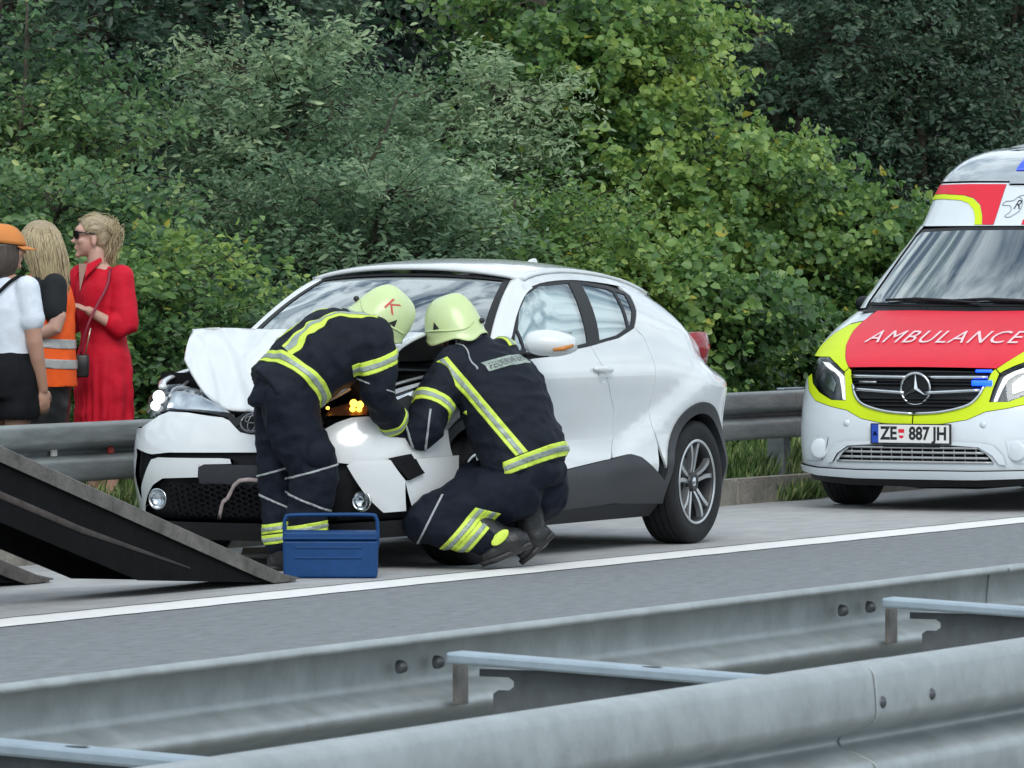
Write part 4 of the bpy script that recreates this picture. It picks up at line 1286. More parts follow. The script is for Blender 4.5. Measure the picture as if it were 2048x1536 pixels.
# dark core just under the skin
A1("front_core", sym([(0, .94), (.5, .94), (.88, .98), (.92, .60), (.90, .18), (0, .15)]), m_plast, -.05, .02, .08)
A1("bonnet", sym([(0, 1.245), (.40, 1.250), (.672, 1.246), (.69, 1.18), (.685, 1.12), (.635, 1.03), (.565, .955), (.50, .897), (.30, .901), (0, .903)]), m_ared, 0, .02, .045)
wing_hole = [(.79, .955), (.70, .955), (.60, .91), (.527, .865), (.50, .76), (.487, .685), (.60, .70), (.70, .745), (.775, .80), (.80, .87)]
for s in (1, -1):
    f = (lambda p: p) if s > 0 else mirror_poly
    # lime: wing above the lamp, strip beside the grille and under it
    A1("wing_lime", f([(.69, 1.18), (.685, 1.12), (.635, 1.03), (.565, .955), (.50, .893), (.527, .868), (.60, .912), (.70, .958), (.80, .958), (.868, .96), (.89, 1.02), (.84, 1.10), (.775, 1.16)]), m_alime, 0, .02, .035, amb, .0015)
    A1("grille_surround", f([(.497, .890), (.523, .862), (.497, .76), (.484, .688), (.60, .690), (.71, .735), (.785, .79), (.815, .85), (.86, .83), (.82, .745), (.74, .685), (.60, .652), (.47, .630), (.36, .580), (.20, .552), (.004, .544), (.004, .600), (.18, .612), (.35, .655), (.42, .72), (.455, .80), (.478, .878)]), m_alime, .001, .03, .03)
    A1("wing_white", f([(.69, 1.187), (.775, 1.168), (.845, 1.105), (.895, 1.02), (.905, 1.10), (.885, 1.21), (.85, 1.245), (.69, 1.245)]), m_awhite, -.002, .02, .04)
    hl_ = f([(.79, .953), (.70, .953), (.60, .908), (.529, .863), (.503, .76), (.490, .690), (.60, .695), (.705, .74), (.78, .795), (.81, .87)])
    hd = A1("headlamp", hl_, m_hl, -.05, .02, .03)
    A1("daytime_light_bar", f([(.775, .945), (.70, .94), (.61, .895), (.55, .85), (.525, .77), (.508, .70), (.530, .703), (.552, .775), (.58, .84), (.64, .885), (.72, .918)]), mat("headlamp_light_bar", (.85, .88, .9), .25, emit=(1, 1, 1), estr=.5), -.025, .02, .025, hd)
    A1("lamp_reflector", f([(.74, .88), (.66, .86), (.61, .81), (.62, .75), (.70, .78), (.76, .83)]), m_chrome, -.034, .01, .03, hd)
    A1("headlamp_lens", hl_, m_lens, .003, 0, .03, hd)
# white bumper with the lower grille opening
low_hole = sym([(0, .416), (.25, .418), (.43, .402), (.49, .36), (.53, .312), (0, .305)])
plate_hole = []
A1("front_bumper", sym([(0, .540), (.20, .548), (.36, .576), (.47, .626), (.60, .648), (.74, .681), (.825, .742), (.865, .83), (.90, .80), (.915, .60), (.91, .42), (.90, .285), (.70, .268), (.4, .262), (0, .262)]), m_awhite, 0, .03, .04, holes=(low_hole,))
A1("bumper_lip", sym([(0, .262), (.4, .262), (.70, .268), (.90, .285), (.895, .245), (.70, .222), (.4, .212), (0, .212)]), m_awhite, .018, .04, .05)
A1("under_apron", sym([(0, .225), (.5, .225), (.86, .245), (.84, .17), (.5, .145), (0, .14)]), m_plast, -.02, .03, .06)
for s in (1, -1):
    # crease wings that frame the lower grille, round blanking caps
    f = (lambda p: p) if s > 0 else mirror_poly
    A1("bumper_crease", f([(.19, .425), (.44, .408), (.52, .36), (.56, .306), (.60, .30), (.585, .36), (.53, .42), (.45, .436), (.2, .444)]), m_awhite, .016, .02, .03)
    A1("bumper_recess", f([(.60, .455), (.70, .46), (.80, .44), (.83, .38), (.80, .31), (.66, .31), (.62, .36)]), m_awhite, .006, .01, .03)
    x = amb_fx(.66, .385)
    lathe("blanking_cap", [(.062, .012), (.062, -.014), (.054, -.018), (.001, -.018)], m_awhite, amb, (x - .004, s * .665, .385), 28, 'x')
    lathe("sensor", [(.022, .004), (.02, -.005), (.001, -.006)], m_awhite, amb, (amb_fx(.46, .55) - .001, s * .46, .548), 20, 'x')
# lower grille bars
lg = A1("lower_grille", sym([(0, .43), (.30, .43), (.46, .41), (.55, .30), (0, .295)]), m_dark, -.035, .01, .05)
for k, z in enumerate((.402, .372, .340, .312)):
    w = .44 + .03 * k
    pts = [(amb_fx(y, z) - .006, y, z) for y in np.linspace(-w, w, 21)]
    tube("grille_bar", pts, .008, m_silver, lg, 8, flat=((1, 0, 0), .8))
for y in np.linspace(-.42, .42, 13):
    tube("grille_bar", [(amb_fx(y, z) + .004, y, z) for z in (.305, .36, .405)], .004, m_silver, lg, 6)
# upper grille: dark slats, chrome bars, star
gh = sym([(0, .893), (.25, .891), (.478, .884), (.452, .79), (.415, .715), (.345, .66), (.18, .618), (0, .606)])
ug = A1("upper_grille", gh, m_plast, -.02, .03, .04)
for z in (.872, .815, .795, .705, .685, .66):
    w = interp(z, [(.62, .17), (.66, .33), (.715, .40), (.79, .44), (.88, .465)])
    tube("grille_slat", [(amb_fx(y, z) + .006, y, z) for y in np.linspace(-w, w, 17)], .010, m_plast, ug, 6, flat=((0, 0, 1), .5))
for s in (1, -1):
    for z0, z1, w in ((.838, .842, .462), (.742, .765, .425)):
        tube("chrome_bar", [(amb_fx(y, 0.8) - .012 + (.8 - (z0 + (z1 - z0) * (y - .07) / w)) * -.45, s * y, z0 + (z1 - z0) * (y - .07) / w) for y in np.linspace(.07, w, 11)], .0105, m_chrome, ug, 8, flat=((1, 0, 0), .6))
    tube("chrome_bar", [(amb_fx(y, z) - .006, s * y, z) for y, z in spline([(.445, .79), (.41, .715), (.34, .662), (.18, .624), (.0, .612)], 4)], .010, m_chrome, ug, 8)
tube("grille_badge_strip", [(amb_fx(y, .81) - .004, y, .806) for y in (.40, .36, .32, .28)], .007, m_silver, ug, 6, flat=((1, 0, 0), .5))
sx, sz = amb_fx(0, .768) - .012, .766
st = lathe("star_emblem", [(.098 + .009 * math.cos(a), .009 * math.sin(a)) for a in np.linspace(0, 2 * math.pi, 11)], m_chrome, amb, (sx, 0, sz), 48, 'x')
lathe("emblem_disc", [(.092, .006), (.001, .008)], m_plast, st, (0, 0, 0), 40, 'x')
V, F = [], []
for k in range(3):
    a = R(90 + 120 * k)
    tip = (0, .095 * math.cos(a), .095 * math.sin(a))
    l_ = (0, .017 * math.cos(a + R(60)), .017 * math.sin(a + R(60))); r_ = (0, .017 * math.cos(a - R(60)), .017 * math.sin(a - R(60)))
    i = len(V)
    V += [tip, l_, r_, (-.016, 0, 0)]
    F += [(i, i + 1, i + 3), (i, i + 3, i + 2)]
mk("star", V, F, m_chrome, st, loc=(-.004, 0, 0))
# flashing lights in the grille
for s, m in ((-1, m_blue_on), (1, m_plast)):
    for z, w, h in ((.880, .05, .011), (.806, .062, .022)):
        if s > 0: continue
        y = s * .43
        tube("grille_blue_light", [(amb_fx(y + q, z) - .010, y + q, z) for q in np.linspace(-w, w, 7)], h * .8, m, ug, 8)
# number plate
pz, px_ = .487, amb_fx(0, .487) - .022
pl = box("number_plate", (px_ + .004, 0, pz), (.014, .545, .128), m_plate_k, amb, .004)
box("plate_face", (-.008, 0, 0), (.006, .522, .113), m_plate, pl, .003)
box("plate_blue_band", (-.0115, .238, 0), (.002, .046, .113), m_plate_b, pl)
def plate_text(s, y, size, m, sx_=.8, name="plate_lettering"):
    V, F = text_mesh(s, size, bold=.0035)
    V = [(-.0125, y - v.x * sx_, v.y) for v in V]
    return mk(name, V, F, m, pl)
plate_text("ZE", .145, .112, m_plate_k, .86)
plate_text("887", -.060, .112, m_plate_k, .82)
plate_text("JH", -.200, .112, m_plate_k, .86)
plate_text("A", .238, .03, m_plate, 1.0)
# coat of arms between the groups of characters: red-white-red shield
def shield(w, h, x, m, nm, par, y0):
    P = [(-w, h), (w, h), (w, -h * .2), (w * .6, -h * .75), (0, -h), (-w * .6, -h * .75), (-w, -h * .2)]
    return mk(nm, [(x, y0 + a, b) for a, b in P], [tuple(range(7))], m, par)
shield(.020, .030, -.0125, m_ared, "plate_crest", pl, .060)
mk("crest_bar", [(-.0135, .060 - .02, .006), (-.0135, .060 + .02, .006), (-.0135, .060 + .02, -.010), (-.0135, .060 - .02, -.010)], [(0, 1, 2, 3)], m_plate, pl)
A1("plate_carrier", [(.20, .418), (-.20, .418), (-.19, .402), (.19, .402)], m_plast, .012, .02, .04)
# AMBULANCE lettering on the bonnet, mirrored lettering is not used here
V, F = text_mesh("AMBULANCE", .205, shear=0.12, space=1.15)
b2 = bmesh.new()
bv = [b2.verts.new((v.x, v.y, 0)) for v in V]
for f in F:
    try: b2.faces.new([bv[i] for i in f])
    except ValueError: pass
bmesh.ops.subdivide_edges(b2, edges=[e for e in b2.edges if e.calc_length() > .06], cuts=2, use_grid_fill=False)
bmesh.ops.triangulate(b2, faces=b2.faces[:])
wid = max(v.co.x for v in b2.verts)
for v in b2.verts:
    y = -v.co.x / wid * .53 - .012
    z = 1.078 + v.co.y * .52 - .05 * (y / .5) ** 2 * 0
    x = amb_fx(y, z)
    v.co = Vector((x - .005, y, z + .006))
from_bm("bonnet_lettering", b2, mat("white_lettering_film", (.80, .58, .60), .4), amb, normals=False)
# scuttle, wipers, windscreen
A1("scuttle", sym([(0, 1.300), (.5, 1.300), (.80, 1.292), (.84, 1.262), (.70, 1.246), (.4, 1.252), (0, 1.247)]), m_plast, -.006, .02, .05)
ws = sym([(0, 1.765), (.35, 1.763), (.655, 1.752), (.69, 1.72), (.715, 1.58), (.745, 1.40), (.765, 1.30), (.5, 1.292), (0, 1.29)])
A1("windscreen", ws, m_screen, .002, 0, .05)
A1("windscreen_frame", sym([(0, 1.790), (.35, 1.788), (.675, 1.775), (.705, 1.735), (.735, 1.58), (.765, 1.40), (.79, 1.285), (.5, 1.28), (0, 1.278)]), m_plast, -.002, .02, .05, holes=(sym([(0, 1.762), (.35, 1.760), (.652, 1.748), (.687, 1.717), (.711, 1.58), (.741, 1.40), (.761, 1.304), (.5, 1.296), (0, 1.294)]),))
for s in (1, -1):
    f = (lambda p: p) if s > 0 else mirror_poly
    A1("windscreen_pillar", f([(.68, 1.79), (.71, 1.735), (.74, 1.58), (.77, 1.40), (.795, 1.262), (.893, 1.255), (.868, 1.40), (.835, 1.58), (.79, 1.74), (.77, 1.80)]), m_awhite, .004, .03, .04)
    tube("wiper", [(amb_fx(s * .25 + q, z) - .03, s * .25 + q, z) for q, z in ((.38, 1.315), (.15, 1.322), (-.08, 1.312), (-.3, 1.300))], [.008, .013, .013, .009], m_plast, amb, 6)
A1("mirror_bracket_in_screen", [(.06, 1.758), (-.10, 1.758), (-.09, 1.69), (.05, 1.69)], m_seat, .0, .02, .03)
# high roof: white cap, red and lime film, grey light cover, blue beacons
A1("roof_cap", sym([(0, 2.075), (.40, 2.078), (.718, 2.075), (.752, 1.93), (.772, 1.80), (.66, 1.795), (0, 1.795)]), m_awhite, 0, .03, .05)
for s in (1, -1):
    f = (lambda p: p) if s > 0 else mirror_poly
    A1("roof_red_film", f([(.722, 2.065), (.735, 2.0), (.60, 2.005), (.42, 1.995), (.34, 1.975), (.275, 1.93), (.235, 1.86), (.215, 1.800), (.135, 1.800), (.135, 2.065), (.40, 2.068)]), m_ared, .004, .002, .03)
    A1("roof_lime_film", f([(.737, 1.998), (.742, 1.965), (.60, 1.972), (.44, 1.962), (.37, 1.943), (.315, 1.90), (.285, 1.85), (.27, 1.800), (.217, 1.800), (.237, 1.86), (.277, 1.928), (.342, 1.972), (.422, 1.992), (.60, 2.002)]), m_alime, .004, .002, .03)
    A1("light_cover", f([(.118, 2.085), (.40, 2.088), (.708, 2.085), (.67, 2.19), (.60, 2.27), (.45, 2.315), (.118, 2.325)]), m_smoke, .004, .02, .03)
    bc = A1("beacon_housing", f([(.005, 2.06), (.112, 2.06), (.112, 2.30), (.09, 2.322), (.005, 2.328)]), m_smoke, .016, .05, .03)
    A1("beacon_lens", f([(.012, 2.14), (.098, 2.14), (.098, 2.255), (.08, 2.27), (.012, 2.272)]), m_blue, .024, .03, .03, bc)
rows = []
for x, w, z in ((2.42, .60, 2.306), (3.0, .72, 2.37), (4.2, .74, 2.38), (5.1, .72, 2.36)):
    rows.append([(x, w * math.copysign(abs(math.sin(q)) ** .8, q), z - .20 * (1 - math.cos(q)) ** 1.4) for q in np.linspace(-math.pi / 2, math.pi / 2, 17)])
loft_grid("roof", rows, m_awhite, amb)
# butterfly-like outline drawing and small writing on the cap
def rline(pts, rr, m, nm, par=amb):
    return tube(nm, [(amb_fx(y, z) - .004, y, z) for y, z in spline(pts, 5)], rr, m, par, 5)
m_ink = mat("grey_line_film", (.32, .35, .37), .5)
rline([(.10, 1.955), (.115, 1.93), (.06, 1.925), (.045, 1.89), (.075, 1.86), (.045, 1.85), (.01, 1.87), (-.02, 1.90), (-.015, 1.96), (.02, 1.985)], .003, m_ink, "outline_drawing")
rline([(.10, 1.955), (.05, 1.96), (.02, 1.985), (-.03, 2.0)], .003, m_ink, "outline_drawing")
V, F = text_mesh("R", .085, shear=.3)
mk("roof_lettering", [(amb_fx(-v.x - .0, 1.93 + v.y) - .004, -v.x + .012, 1.93 + v.y) for v in V], F, m_plate_k, amb)
A1("roof_red_mark", [(-.06, 1.83), (-.10, 1.85), (-.12, 1.80), (-.06, 1.80)], m_ared, .004, .002, .03)
# sides, doors and the rest of the body (hardly seen from here)
for s in (1, -1):
    def side(x, z, s=s):
        w = interp(z, AMB_HW)
        return (x, s * w, z)
    arch = [(.93 + .43 * math.cos(R(q)), .36 + .43 * math.sin(R(q))) for q in range(180, -1, -12)]
    low = [(1.03, 1.10), (.76, .93), (.66, .60), (.52, .42)] + arch + [(1.40, .25), (5.05, .25), (5.05, 1.25), (1.34, 1.25)]
    panel("body_side", low, side, m_awhite, amb, -.01, .03, .09, 0, -s)
    panel("body_side_upper", [(1.36, 1.25), (5.05, 1.25), (5.05, 2.30), (2.88, 2.28), (2.36, 2.05), (2.13, 1.80), (1.57, 1.40)], side, m_awhite, amb, -.012, .03, .1, 0, -s, holes=([(1.62, 1.32), (2.60, 1.32), (2.55, 1.74), (2.18, 1.74)],))
    panel("side_window", [(1.62, 1.32), (2.60, 1.32), (2.55, 1.74), (2.18, 1.74)], side, m_pane, amb, -.02, 0, .1, 0, -s)
    panel("side_red_stripe", [(1.42, .70), (5.0, .70), (5.0, 1.05), (1.3, 1.05)], side, m_ared, amb, -.004, .003, .1, 0, -s)
    mi = bmesh.new()
    rows = []
    for t in np.linspace(0, 1, 7):
        e = math.sin(math.pi * (.15 + .7 * t)) ** .5
        rows.append([(1.58 + .05 * e * math.cos(a), s * (.93 + .13 * t), 1.285 + .055 * e * math.sin(a)) for a in np.linspace(0, 2 * math.pi, 14, endpoint=False)])
    g = [[mi.verts.new(p) for p in r_] for r_ in rows]
    for a, b in zip(g[:-1], g[1:]):
        for k in range(14): mi.faces.new((a[k], a[(k + 1) % 14], b[(k + 1) % 14], b[k]))
    mi.faces.new(g[0]); mi.faces.new(g[-1])
    mm_ = from_bm("door_mirror", mi, m_plast, amb, smooth=True)
    tube("mirror_arm", [(1.56, s * .84, 1.245), (1.57, s * .95, 1.265)], [.03, .025], m_plast, mm_, 8)
    for ax in (.93, 4.1):
        wheel(amb, ax, s * .80, s, r=.335, w=.24, rim=.215)
    rows = [[(.93 + .41 * math.cos(q), s * y, .36 + .41 * math.sin(q)) for q in np.linspace(R(-10), R(190), 17)] for y in (.86, .45)]
    loft_grid("wheel_house", rows, m_dark, amb)
mk("tail_wall", [(5.05, -.94, .25), (5.05, .94, .25), (5.05, .92, 1.25), (5.05, .72, 2.33), (5.05, -.72, 2.33), (5.05, -.92, 1.25)], [(0, 1, 2, 3, 4, 5)], m_awhite, amb)
box("underbody", (2.8, 0, .30), (4.2, 1.1, .12), m_dark, amb, .03)
tube("front_subframe", [(.62, -.5, .20), (.60, -.2, .175), (.60, .2, .175), (.62, .5, .20)], .05, m_plast, amb, 8)
box("cabin_floor", (2.0, 0, .62), (2.4, 1.6, .08), m_dark, amb)
box("bulkhead", (2.75, 0, 1.3), (.06, 1.55, 1.3), m_seat, amb)
rows = [[(x, 1.60 * t / 2, z) for t in np.linspace(-1, 1, 9)] for x, z in ((.98, 1.24), (1.25, 1.27), (1.5, 1.22), (1.55, .8))]
loft_grid("dashboard", rows, m_seat, amb)
for y in (-.5, .5):
    rows = []
    for z, x, hw, d in ((.8, 2.15, .25, .14), (1.2, 2.28, .25, .13), (1.38, 2.33, .16, .08), (1.42, 2.34, .13, .09), (1.6, 2.37, .11, .06)):
        rows.append([(x + d * math.cos(a) * .5, y + hw * math.sin(a), z) for a in np.linspace(0, 2 * math.pi, 14, endpoint=False)])
    loft_grid("seat", rows, m_seat, amb, close=True)

# ------------------------------------------------------------------ figures
from mathutils.bvhtree import BVHTree
m_skin = mat("skin", (0.52, 0.31, 0.24), 0.5, var=0.06, vscale=12, bump=0.05, bscale=80)
m_skin2 = mat("tanned_skin", (0.43, 0.24, 0.17), 0.5, var=0.06, vscale=12)
m_navy = mat("navy_turnout_cloth", (0.0060, 0.0095, 0.018), 0.70, var=0.3, vscale=22, spec=.25, bump=0.25, bscale=140)
m_navy2 = mat("navy_trouser_cloth", (0.0048, 0.0082, 0.017), 0.72, var=0.3, vscale=22, spec=.22, bump=0.25, bscale=140)
m_lime = mat("reflective_lime_tape", (0.62, 0.80, 0.09), 0.5, var=0.07, vscale=30, bump=0.1, bscale=90)
m_tape = mat("reflective_silver_tape", (0.30, 0.36, 0.32), 0.4, metal=0.15, var=0.22, vscale=38)
m_pipe = mat("grey_piping", (0.34, 0.37, 0.38), 0.6)
m_boot = mat("black_boot_leather", (0.014, 0.015, 0.016), 0.42, var=0.3, vscale=14, bump=0.2, bscale=60)
m_helmet = mat("luminous_helmet_shell", (0.56, 0.68, 0.34), 0.32, coat=0.3, var=0.04, vscale=6)
m_black = mat("black_fittings", (0.014, 0.014, 0.015), 0.5, var=0.2, vscale=20)
m_kred = mat("red_lettering", (0.52, 0.07, 0.06), 0.5)

class Soup:
    """Closed primitives that are fused into one continuous skin."""
    def __init__(s): s.bm = bmesh.new()
    def ell(s, c, ax):
        a, b, c_ = (Vector(q) for q in ax)
        c = Vector(c)
        if a.cross(b).dot(c_) < 0: b = -b
        nv = s.bm.verts.new; nf = s.bm.faces.new
        top, bot = nv(c + c_), nv(c - c_)
        rows = [[nv(c + (a * math.cos(2 * math.pi * k / 16) + b * math.sin(2 * math.pi * k / 16)) * math.sin(math.pi * i / 10) + c_ * math.cos(math.pi * i / 10)) for k in range(16)] for i in range(1, 10)]
        for k in range(16):
            j = (k + 1) % 16
            nf((top, rows[0][k], rows[0][j])); nf((bot, rows[-1][j], rows[-1][k]))
            for p, q in zip(rows[:-1], rows[1:]): nf((p[k], q[k], q[j], p[j]))
    def ball(s, c, r): s.ell(c, ((r, 0, 0), (0, r, 0), (0, 0, r)))
    def limb(s, pts, rads, n=3, seg=14):
        """Tapering tube through joints, rounded at its ends."""
        P = spline([(*p, r) for p, r in zip(pts, rads)], n) if n > 1 else [(*p, r) for p, r in zip(pts, rads)]
        bm_tube(s.bm, [q[:3] for q in P], [q[3] for q in P], seg)
        s.ball(pts[0], rads[0]); s.ball(pts[-1], rads[-1])
    def loft(s, secs, n=3, seg=24, power=2.0):
        """Sections (centre, u, v, a, b): ellipses spanned by u*a and v*b."""
        rows = []
        arr = spline([np.concatenate([np.array(c), np.array(Vector(u).normalized()) * a, np.array(Vector(v).normalized()) * b]) for c, u, v, a, b in secs], n)
        for q in arr:
            row = []
            for k in range(seg):
                t = 2 * math.pi * k / seg
                ct, st = math.cos(t), math.sin(t)
                ct = math.copysign(abs(ct) ** (2 / power), ct); st = math.copysign(abs(st) ** (2 / power), st)
                row.append(s.bm.verts.new(tuple(q[:3] + q[3:6] * ct + q[6:9] * st)))
            rows.append(row)
        for a, b in zip(rows[:-1], rows[1:]):
            for k in range(seg):
                s.bm.faces.new((a[k], a[(k + 1) % seg], b[(k + 1) % seg], b[k]))
        s.bm.faces.new(rows[0][::-1]); s.bm.faces.new(rows[-1])
    def hand(s, wrist, d, palm_n, curl=.5, k=1.0, side=1):
        """Palm, four unequal bent fingers and a thumb leaving the side of the palm."""
        d = Vector(d).normalized(); pn = Vector(palm_n); pn = (pn - d * pn.dot(d)).normalized()
        w = d.cross(pn) * side
        wr = Vector(wrist)
        c = wr + d * .048 * k
        s.ell(c, (d * .052 * k, w * .040 * k, pn * .016 * k))
        for i, (o, L) in enumerate(((-.030, .060), (-.010, .074), (.010, .070), (.028, .054))):
            p0 = wr + d * .078 * k + w * o * k
            a1, a2 = curl * .5, curl * 1.3
            p1 = p0 + (d * math.cos(a1) + pn * math.sin(a1)) * L * .5 * k
            p2 = p1 + (d * math.cos(a2) + pn * math.sin(a2)) * L * .5 * k
            s.limb([tuple(p0), tuple(p1), tuple(p2)], [.0095 * k, .0088 * k, .0075 * k], 2, 8)
        t0 = wr + d * .025 * k - w * .034 * k
        t1 = t0 + (d * .75 - w * .5 + pn * .35).normalized() * .034 * k
        t2 = t1 + (d * .95 - w * .05 + pn * .35).normalized() * .030 * k
        s.limb([tuple(t0), tuple(t1), tuple(t2)], [.012 * k, .0105 * k, .0085 * k], 2, 8)
    def head(s, c, f, u, k=1.0):
        """Skull, jaw, nose, lips, ears; f the way it looks, u its up."""
        f = Vector(f).normalized(); u = Vector(u); u = (u - f * u.dot(f)).normalized(); w = f.cross(u)
        c = Vector(c)
        E = lambda o, a, b, h: s.ell(c + (f * o[0] + w * o[1] + u * o[2]) * k, (f * a * k, w * b * k, u * h * k))
        E((-.012, 0, .035), .095, .075, .085)
        E((.030, 0, -.030), .060, .060, .075)
        E((.048, 0, -.078), .034, .036, .030)
        E((.072, 0, -.100), .018, .020, .016)
        E((.066, 0, .040), .026, .052, .028)
        E((.098, 0, -.022), .020, .011, .012)
        E((.086, 0, .000), .014, .009, .028)
        E((.084, 0, -.058), .012, .022, .008)
        E((.080, 0, -.070), .012, .019, .008)
        for q in (-1, 1):
            E((.060, q * .036, -.020), .026, .022, .024)
            E((-.005, q * .076, -.018), .018, .009, .032)

def fuse(name, soup, m, parent, voxel=.012, smooth=4, fold=0.0, fscale=9.0, seed=0, stretch=(1, 1, 1), hem=None):
    o = from_bm(name, soup.bm, m, None, smooth=True)
    md = o.modifiers.new("r", 'REMESH'); md.mode = 'VOXEL'; md.voxel_size = voxel; md.use_smooth_shade = True
    if smooth:
        sm = o.modifiers.new("s", 'SMOOTH'); sm.factor = .5; sm.iterations = smooth
    bake(o)
    me = o.data
    if fold:
        off = Vector((seed * 3.7, seed * 1.3, seed * 2.1))
        co = np.empty(len(me.vertices) * 3); me.vertices.foreach_get("co", co); co = co.reshape(-1, 3)
        no = np.array([v.normal[:] for v in me.vertices])
        d = np.empty(len(co))
        for i, p in enumerate(co):
            q = Vector((p[0] * stretch[0], p[1] * stretch[1], p[2] * stretch[2])) * fscale + off
            d[i] = (1 - 2 * abs(noise.noise(q))) * .6 + noise.noise(q * 2.3) * .4
        co += no * (d * fold)[:, None]
        me.vertices.foreach_set("co", co.reshape(-1)); me.update()
    if hem:
        bm = bmesh.new(); bm.from_mesh(me)
        for c, n_ in hem:
            bmesh.ops.bisect_plane(bm, geom=bm.verts[:] + bm.edges[:] + bm.faces[:], plane_co=Vector(c), plane_no=Vector(n_), clear_outer=True)
        bm.to_mesh(me); bm.free()
        sd = o.modifiers.new("thickness", 'SOLIDIFY'); sd.thickness = .008; sd.offset = -1
    me.polygons.foreach_set("use_smooth", [True] * len(me.polygons))
    if not me.materials: me.materials.append(m)
    me.materials[0] = m
    o.parent = parent
    return o

def strip_of(name, src, m, parent, cuts, off=.004, thick=.005):
    """The stretch of a garment's surface on the inner side of all cuts (point, outward normal), lifted off it."""
    bm = bmesh.new(); bm.from_mesh(src.data)
    bm.normal_update()
    for v in bm.verts: v.co += v.normal * off
    for c, n_ in cuts:
        bmesh.ops.bisect_plane(bm, geom=bm.verts[:] + bm.edges[:] + bm.faces[:], plane_co=Vector(c), plane_no=Vector(n_), clear_outer=True)
    o = from_bm(name, bm, m, parent, smooth=True, normals=False)
    sd = o.modifiers.new("thickness", 'SOLIDIFY'); sd.thickness = thick; sd.offset = -1
    return o

def slab(c, n_, hw):
    c, n_ = Vector(c), Vector(n_).normalized()
    return [(c + n_ * hw, n_), (c - n_ * hw, -n_)]

def near(c, r, axis):
    """Limit a ring to one limb: planes around c, r away, across the axis."""
    ax = Vector(axis).normalized(); u, v = frame_of(ax); c = Vector(c)
    return [(c + u * r, u), (c - u * r, -u), (c + v * r, v), (c - v * r, -v)]

def tape(src, parent, c, n_, hw, extra=(), two=True, name="reflective_stripe"):
    st_ = strip_of(name, src, m_lime, parent, slab(c, n_, hw) + list(extra), .004)
    strip_of("silver_strip", src, m_tape, st_, slab(c, n_, hw * .36) + list(extra), .0075, .003)
    return st_

def helmet(parent, c, f, u, letter=None):
    f = Vector(f).normalized(); u = Vector(u); u = (u - f * u.dot(f)).normalized(); w = f.cross(u)
    c = Vector(c)
    M = Matrix(((f.x, w.x, u.x, c.x), (f.y, w.y, u.y, c.y), (f.z, w.z, u.z, c.z), (0, 0, 0, 1)))
    bm = bmesh.new()
    rows = []
    nl, ns = 15, 48
    for i in range(nl):
        row = []
        for k in range(ns):
            a = 2 * math.pi * k / ns
            ca, sa = math.cos(a), math.sin(a)
            A = .152 if ca > 0 else .148
            rim = -.045 - .045 * sstep(.25, .9, abs(sa)) - .055 * sstep(.2, .9, -ca)
            t = i / (nl - 1)
            if t < .15:                       # flared rim
                q = t / .15
                rr = 1.09 - .07 * q
                z = rim + .022 * q
            else:
                q = (t - .15) / .85
                th = q * math.pi / 2
                rr = 1.02 * math.cos(th) ** .62
                z0 = rim + .022
                z = z0 + (.138 - z0) * math.sin(th) ** 1.1
            x, y = A * ca * rr, .122 * sa * rr
            z += .012 * math.exp(-(y / .022) ** 2) * sstep(.25, .6, t)      # comb along the crown
            z -= .004 * math.exp(-((abs(y) - .06) / .012) ** 2) * sstep(.5, .7, t)
            row.append(bm.verts.new(M @ Vector((x, y, z))))
        rows.append(row)
    for a, b in zip(rows[:-1], rows[1:]):
        for k in range(ns): bm.faces.new((a[k], a[(k + 1) % ns], b[(k + 1) % ns], b[k]))
    bm.faces.new(rows[-1])
    bv = BVHTree.FromBMesh(bm)
    h = from_bm("helmet", bm, m_helmet, parent, smooth=True)
    sd = h.modifiers.new("thickness", 'SOLIDIFY'); sd.thickness = .005; sd.offset = -1
    def on(x, z, side, lift=.003):
        o_ = M @ Vector((x, side * .3, z)); d = (M.to_3x3() @ Vector((0, -side, 0))).normalized()
        p, n_, _, _ = bv.ray_cast(o_, d)
        return (p - d * lift) if p else None
    def patch(name, poly, side, m, lift=.003):
        bmp = bmesh.new()
        pts = [on(x, z, side, lift) for x, z in densify(poly, .012)]
        bmp.faces.new([bmp.verts.new(p) for p in pts])
        bmesh.ops.triangulate(bmp, faces=bmp.faces[:])
        return from_bm(name, bmp, m, h)
    for s in (-1, 1):
        patch("vent_opening", [(.070, -.012), (.030, -.016), (.054, .026)], s, m_black)
        # raised shell edge that runs from the ear to the brow
        pts = [on(x, z, s, .002) for x, z in spline([(-.135, -.03), (-.10, -.055), (-.03, -.045), (.03, -.028), (.09, -.012), (.135, -.002)], 4)]
        tube("shell_ridge", [p for p in pts if p], .0055, m_helmet, h, 6)
        # knob of the visor and the rear adjusting wheel
    kp = M @ Vector((-.158, 0.0, -.035))
    kb = bmesh.new(); bmesh.ops.create_uvsphere(kb, u_segments=12, v_segments=8, radius=.015)
    from_bm("adjusting_knob", kb, m_black, h, smooth=True, loc=kp)
    for s in (-1, 1):
        tube("chin_strap", [M @ Vector(q) for q in ((.02, s * .10, -.07), (.05, s * .075, -.12), (.075, s * .02, -.155))], .007, m_black, h, 6)
    if letter:
        V, F = text_mesh(letter, .115, shear=.1)
        for s in (-1, 1):
            P = [on(-.012 + s * v.x, .055 + v.y * .8, s, .003) for v in V]
            if all(P): mk("helmet_letter", P, F, m_kred, h)
    # neck guard of dark cloth
    rows = []
    for t in (0, .5, 1):
        rows.append([M @ Vector(((-.140 + .01 * t) * math.cos(a) * 1.0, (.118 - .012 * t) * math.sin(a), -.085 - .055 * t)) for a in np.linspace(-1.25, 1.25, 15)])
    g = loft_grid("neck_guard", rows, m_black, h)
    g.modifiers.new("t", 'SOLIDIFY').thickness = .006
    return h

